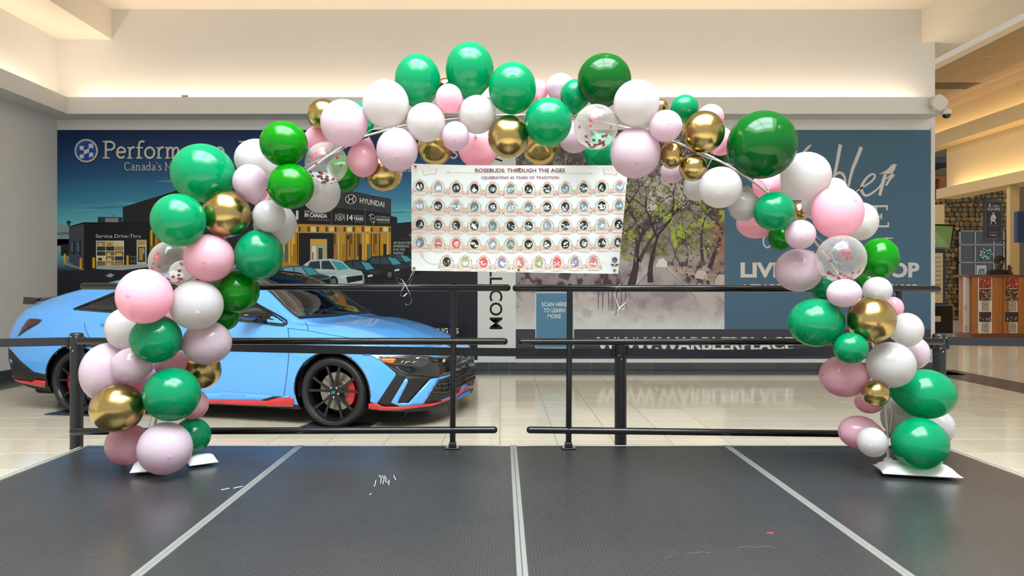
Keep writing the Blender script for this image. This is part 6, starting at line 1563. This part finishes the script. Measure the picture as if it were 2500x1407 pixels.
wbox(MB(), 2272, 772, 2297, 786, DK - .008, .008).build('label', mat('notice_paper', 'c8b48c'), t)
t = thing('wooden_shelf_unit', at(2297, 480, 22.5), 'orange wooden unit high up past the end of the concourse wall', 'shelf')
wbox(MB(), 2270, 430, 2312, 437, 22.5, .5).build('top', mat('orange_wood', '8a4a20', 0.5, noise=.1), t); wbox(MB(), 2294, 437, 2309, 480, 22.5, .4).build('side', mat('orange_wood', '8a4a20'), t); wbox(MB(), 2270, 437, 2292, 480, 22.7, .3).build('back', mat('grey_panel', '6a6458', 0.6), t)
MB().box(at(2275, 0, 22.5).x, at(2290, 0, 22.5).x, 22.9, 27.0, at(0, 470, 22.5).z, at(0, 440, 22.5).z).build('beam', mat('grey_panel', '6a6458'), t)
st('wall_5', wbox(MB(), 2262, 500, 2306, 547, 21.5, .5), m_cw)
# column, yellow wall and blue sign at the right edge
st('wall_6', MB().box(at(2466, 0, 17.0).x, at(2489, 0, 17.0).x, 17.0, 17.12, 0, 3.72), mat('column_cream', 'd2b884', 0.6))
t = thing('blue_sign', at(2495, 592, 15.9), 'plain dark blue sign panel at the right edge of the picture', 'sign'); b = MB(); p, q = at(2484, 592, 15.9), at(2530, 516, 15.9); b.box(p.x, q.x, 15.9, 16.02, p.z, q.z, bev=.01); b.build('panel', mat('blue_panel', '14325c', 0.4), t)
MB().tube([Vector(((p.x + q.x) / 2, 15.96, q.z)), Vector(((p.x + q.x) / 2, 15.96, 3.75))], .012, 6).build('hanger', m_blk, t)
# candy kiosk
DKI = 15.8; SC = DKI / FPX
kx = lambda px: (px - PX0) * SC
kz = lambda py: max(0.0, CAMZ - (py - PY0) * SC)
m_oak = mat('oak_veneer', 'a0622a', 0.4, noise=0.18, nscale=5, coat=0.3)
t = thing('candy_kiosk', (kx(2440), DKI, 0), 'oak kiosk with built-in candy and toy vending machines in the concourse', 'kiosk')
MB().box(kx(2372), kx(2540), DKI, DKI + .45, kz(815) , kz(676)).build('body', m_oak, t)
MB().box(kx(2362), kx(2542), DKI - .05, DKI + .5, kz(677), kz(671), bev=.01).build('top', mat('oak_dark', '6a3c1a', 0.4, noise=.1, nscale=8), t)
MB().box(kx(2366), kx(2542), DKI - .04, DKI + .47, 0, kz(815), bev=.01).build('plinth', mat('oak_dark', '6a3c1a'), t)
for x in (2372, 2420, 2448, 2482): MB().box(kx(x), kx(x + 14 if x > 2372 else x + 13), DKI - .03, DKI, kz(815), kz(677), bev=.004).build('post', m_oak, t)
m_wht = mat('machine_white', 'd8d4cc', 0.4); m_chr = mat('machine_chrome', 'b8b4ac', 0.2, 0.9)
def machine(x0, x1, side):
    mb = MB().box(kx(x0), kx(x1), DKI - .025, DKI + .002, kz(814), kz(676)).build('vending_machine', m_wht, t)
    for k, (a, b_, c_) in enumerate(((678, 704, '8c2c24'), (706, 734, '4c3020'), (762, 786, '2e2a26'))):
        dm = MB().box(kx(x0 + 2.5), kx(x1 - 2.5), DKI - .032, DKI - .026, kz(b_), kz(a)).build('display_window', mat('candy_back_%s' % c_, c_, 0.3), mb)
    for k, (a, b_) in enumerate(((678, 704), (706, 734), (772, 786))):
        R = random.Random(x0 * 3 + k); p_ = ('c83028', 'd8a030', '3050a0', '48a048', 'c860a0', 'd87028', 'e8d8c0')
        for q in range((22, 34, 14)[k]):
            px, py = R.uniform(x0 + 4, x1 - 4), R.uniform(a + 3, b_ - 2); rr = R.uniform(1.4, 2.4) * SC
            c_ = R.choice(p_); key = 'candy_' + c_; m_ = mat(key, c_, 0.3)
            o = bpy.data.objects.new('candy', cand_me(rr, m_)); C.objects.link(o); o.parent = mb; o.location = Vector((kx(px), DKI - .034, kz(py))) - t.location
    for a in (736, 788):
        MB().box(kx(x0 + 9), kx(x1 - 9), DKI - .06, DKI - .026, kz(a + 22), kz(a), bev=.008).build('coin_mechanism', m_chr, mb)
        MB().lathe([(.0, .03), (.022, .03), (.026, .0)], 12, Matrix.Translation((kx((x0 + x1) / 2), DKI - .06, kz(a + 8))) @ Matrix.Rotation(math.radians(90), 4, 'X')).build('turn_knob', m_chr, mb, smooth=True)
CM = {}
def cand_me(r, m):
    k = (round(r, 2), m.name)
    if k not in CM: CM[k] = MB().lathe([(0, -r), (r * .7, -r * .7), (r, 0), (r * .7, r * .7), (0, r)], 7).mesh('candy', m, smooth=True)
    return CM[k]
machine(2386, 2420, 0); machine(2449, 2486, 0)
sd = MB().box(kx(2360), kx(2371), DKI + .05, DKI + .12, kz(812), kz(677)).build('side_machine', mat('clear_acrylic', 'b8b4ac', 0.15), t)
for a in (745, 796): MB().box(kx(2358), kx(2364), DKI + .03, DKI + .07, kz(a + 12), kz(a), bev=.01).build('coin_mechanism', m_chr, sd)
# person behind the kiosk
def person():
    DP = 16.9; S = DP / FPX; X = lambda px: (px - PX0) * S; Z = lambda py: CAMZ - (py - PY0) * S
    cx = X(2436); root = thing('person', (cx, DP, 0), 'person in a dark T-shirt behind the candy kiosk, hand raised to the face', 'person')
    top = Z(623.5); H = top; k = H / 1.86
    J = {'pel': (0, 0, .98), 'bel': (0, 0, 1.12), 'che': (0, .01, 1.36), 'nec': (0, 0, 1.54), 'hed': (0.03, -.02, 1.70), 'shl': (-.20, 0, 1.46), 'ell': (-.30, -.10, 1.22), 'wrl': (-.05, -.28, 1.18), 'shr': (.20, 0, 1.46), 'elr': (.27, -.16, 1.24), 'wrr': (.09, -.25, 1.50),
         'hil': (-.10, 0, .93), 'knl': (-.11, -.02, .50), 'anl': (-.12, .02, .08), 'hir': (.10, 0, .93), 'knr': (.11, -.02, .50), 'anr': (.12, .02, .08), 'tol': (-.13, -.14, .03), 'tor': (.13, -.14, .03)}
    R = {'pel': .15, 'bel': .15, 'che': .17, 'nec': .062, 'hed': .10, 'shl': .075, 'ell': .05, 'wrl': .035, 'shr': .075, 'elr': .05, 'wrr': .035, 'hil': .10, 'knl': .065, 'anl': .045, 'hir': .10, 'knr': .065, 'anr': .045, 'tol': .04, 'tor': .04}
    E = [('pel', 'bel'), ('bel', 'che'), ('che', 'nec'), ('nec', 'hed'), ('che', 'shl'), ('shl', 'ell'), ('ell', 'wrl'), ('che', 'shr'), ('shr', 'elr'), ('elr', 'wrr'), ('pel', 'hil'), ('hil', 'knl'), ('knl', 'anl'), ('anl', 'tol'), ('pel', 'hir'), ('hir', 'knr'), ('knr', 'anr'), ('anr', 'tor')]
    N = list(J); me = bpy.data.meshes.new('body'); me.from_pydata([tuple(c * k for c in J[n]) for n in N], [(N.index(a), N.index(b)) for a, b in E], [])
    o = bpy.data.objects.new('body', me); C.objects.link(o)
    sk = o.modifiers.new('skin', 'SKIN')
    for i, n in enumerate(N): me.skin_vertices[0].data[i].radius = (R[n] * k, R[n] * k * (.8 if n in ('pel', 'bel', 'che') else 1)); me.skin_vertices[0].data[i].use_root = (n == 'pel')
    ss = o.modifiers.new('sub', 'SUBSURF'); ss.levels = 2; ss.render_levels = 2
    dg = bpy.context.evaluated_depsgraph_get(); m2 = bpy.data.meshes.new_from_object(o.evaluated_get(dg)); bpy.data.objects.remove(o)
    sk_m = mat('skin_brown', '5a3826', 0.5); sh = mat('dark_tshirt', '1a1d22', 0.8); pt = mat('dark_trousers', '20242c', 0.8); so = mat('shoe_black', '121212', 0.5)
    m2.materials.clear()
    for m in (sk_m, sh, pt, so): m2.materials.append(m)
    for p in m2.polygons:
        x, y, z = (c / k for c in p.center); p.use_smooth = True
        p.material_index = 3 if z < .11 else 2 if z < 1.0 else 0 if z > 1.53 or (abs(x) > .05 and y < -.13) or (abs(x) > .25 and z < 1.30) else 1
    bo = bpy.data.objects.new('body', m2); C.objects.link(bo); bo.parent = root
    hd = Vector(J['hed']) * k
    HM = Matrix.Translation(hd + Vector((0, 0, .03 * k)))
    MB().lathe([(0.001, .125 * k), (.06 * k, .115 * k), (.098 * k, .07 * k), (.108 * k, .01 * k), (.104 * k, -.03 * k), (.09 * k, -.03 * k)], 16, HM @ Matrix.Translation((0, .015 * k, 0))).build('hair', mat('hair_black', '0e0c0c', 0.7), root, smooth=True, local=True)
    for s in (-1, 1):
        MB().lathe([(0, .008), (.010, .005), (.012, 0), (0, -.006)], 8, Matrix.Translation(hd + Vector((s * .038 * k, -.098 * k, .02 * k))) @ Matrix.Rotation(math.radians(90), 4, 'X')).build('eye', mat('eye_white', 'c8c0b8', 0.3), root, smooth=True, local=True)
        MB().lathe([(0, .02), (.018, .012), (.022, -.01), (0, -.03)], 8, Matrix.Translation(hd + Vector((s * .108 * k, 0, .0)))).build('ear', sk_m, root, smooth=True, local=True)
    MB().tube([hd + Vector((0, -.10 * k, .02 * k)), hd + Vector((0, -.125 * k, -.015 * k)), hd + Vector((0, -.105 * k, -.025 * k))], [.008, .014, .01], 8).build('nose', sk_m, root, smooth=True, local=True)
    MB().tube([hd + Vector((-.03 * k, -.095 * k, -.055 * k)), hd + Vector((0, -.103 * k, -.057 * k)), hd + Vector((.03 * k, -.095 * k, -.055 * k))], .007, 6).build('mouth', mat('lips', '4a2620', 0.5), root, smooth=True, local=True)
    for wn, up in (('wrr', (-.03, -.02, .10)), ('wrl', (.10, -.03, .02))):
        w_ = Vector(J[wn]) * k; u = Vector(up).normalized(); sd_ = u.cross(Vector((0, 1, 0.2))).normalized()
        hb = MB(); hb.tube([w_ - u * .02, w_ + u * .03, w_ + u * .085], [.03, .04, .034], 8); ho = hb.build('hand', sk_m, root, smooth=True, local=True)
        for q in range(4):
            b0 = w_ + u * .08 + sd_ * (-.027 + .018 * q); L = (.065, .078, .074, .058)[q]
            MB().tube([b0, b0 + u * L * .5 + Vector((0, -.008, 0)), b0 + u * L * .9 + Vector((0, .012, 0))], [.0095, .009, .007], 6).build('finger', sk_m, ho, smooth=True, local=True)
        b0 = w_ + u * .02 - sd_ * .03; MB().tube([b0, b0 - sd_ * .03 + u * .03, b0 - sd_ * .035 + u * .06], [.011, .010, .008], 6).build('thumb', sk_m, ho, smooth=True, local=True)
person()
# ================================================================ SMALL DEVICES ON THE FAR WALL
t = thing('wireless_access_point', at(2292, 252, 9.9), 'white rounded wireless access point at the right end of the cornice', 'access point')
c = at(2292, 252, 9.88); R_ = Matrix.Translation(c) @ Matrix.Rotation(math.radians(90), 4, 'X') @ Matrix.Rotation(math.radians(12), 4, 'Z')
vs = []; n = 32
for r_, z in ((1, 0), (1, .02), (.9, .035), (.5, .043)):
    for q in range(n):
        a = 2 * math.pi * q / n; ca, sa = math.cos(a), math.sin(a); k_ = (abs(ca) ** 3.2 + abs(sa) ** 3.2) ** (-1 / 3.2); x, y = ca * k_ * .108 * r_, sa * k_ * .108 * r_
        rot = math.radians(40); vs.append(R_ @ Vector((x * math.cos(rot) - y * math.sin(rot), x * math.sin(rot) + y * math.cos(rot), z)))
b = MB(); b.add(vs, [(i * n + q, i * n + (q + 1) % n, (i + 1) * n + (q + 1) % n, (i + 1) * n + q) for i in range(3) for q in range(n)] + [tuple(range(3 * n, 4 * n)), tuple(reversed(range(n)))])
b.build('shell', mat('white_plastic', 'dcd4c8', 0.4), t, smooth=40); MB().box(c.x - .09, c.x + .02, c.y, c.y + .1, c.z - .02, c.z + .10, bev=.008).build('bracket', mat('white_plastic', 'dcd4c8'), t)
c = at(2311, 278, 9.88); t = thing('dome_camera', c, 'small dome security camera below the access point', 'camera')
MB().lathe([(.0, .055), (.055, .055), (.065, .045), (.065, .0), (.058, -.012)], 24, Matrix.Translation(c)).build('housing', mat('white_plastic', 'dcd4c8'), t, smooth=40)
MB().lathe([(.056, -.012), (.054, -.03), (.042, -.052), (.022, -.064), (0, -.067)], 24, Matrix.Translation(c)).build('dome', mat('black_dome', '0a0a0c', 0.08, coat=0.8), t, smooth=True)
MB().box(c.x - .19, c.x + .03, c.y - .015, c.y + .03, c.z + .05, c.z + .085, bev=.006).build('arm', mat('white_plastic', 'dcd4c8'), t)
c = at(450, 240, 10.0); t = thing('sensor_box', (c.x, c.y, 3.95), 'tiny metal-cased sensor box on the cornice above the dealership mural', 'sensor')
MB().box(c.x - .04, c.x + .04, c.y - .0, c.y + .045, 3.95, 3.99, bev=.004).build('case', mat('device_metal', '9a8f7c', 0.4, 0.5), t); MB().tube([(c.x + .045, c.y + .02, 3.99), (c.x + .065, c.y + .03, 3.975), (c.x + .07, c.y + .03, 3.93)], .003, 5).build('wire', m_blk, t); MB().box(c.x - .015, c.x + .015, c.y - .004, c.y, 3.962, 3.98).build('face', mat('white_plastic', 'dcd4c8'), t)
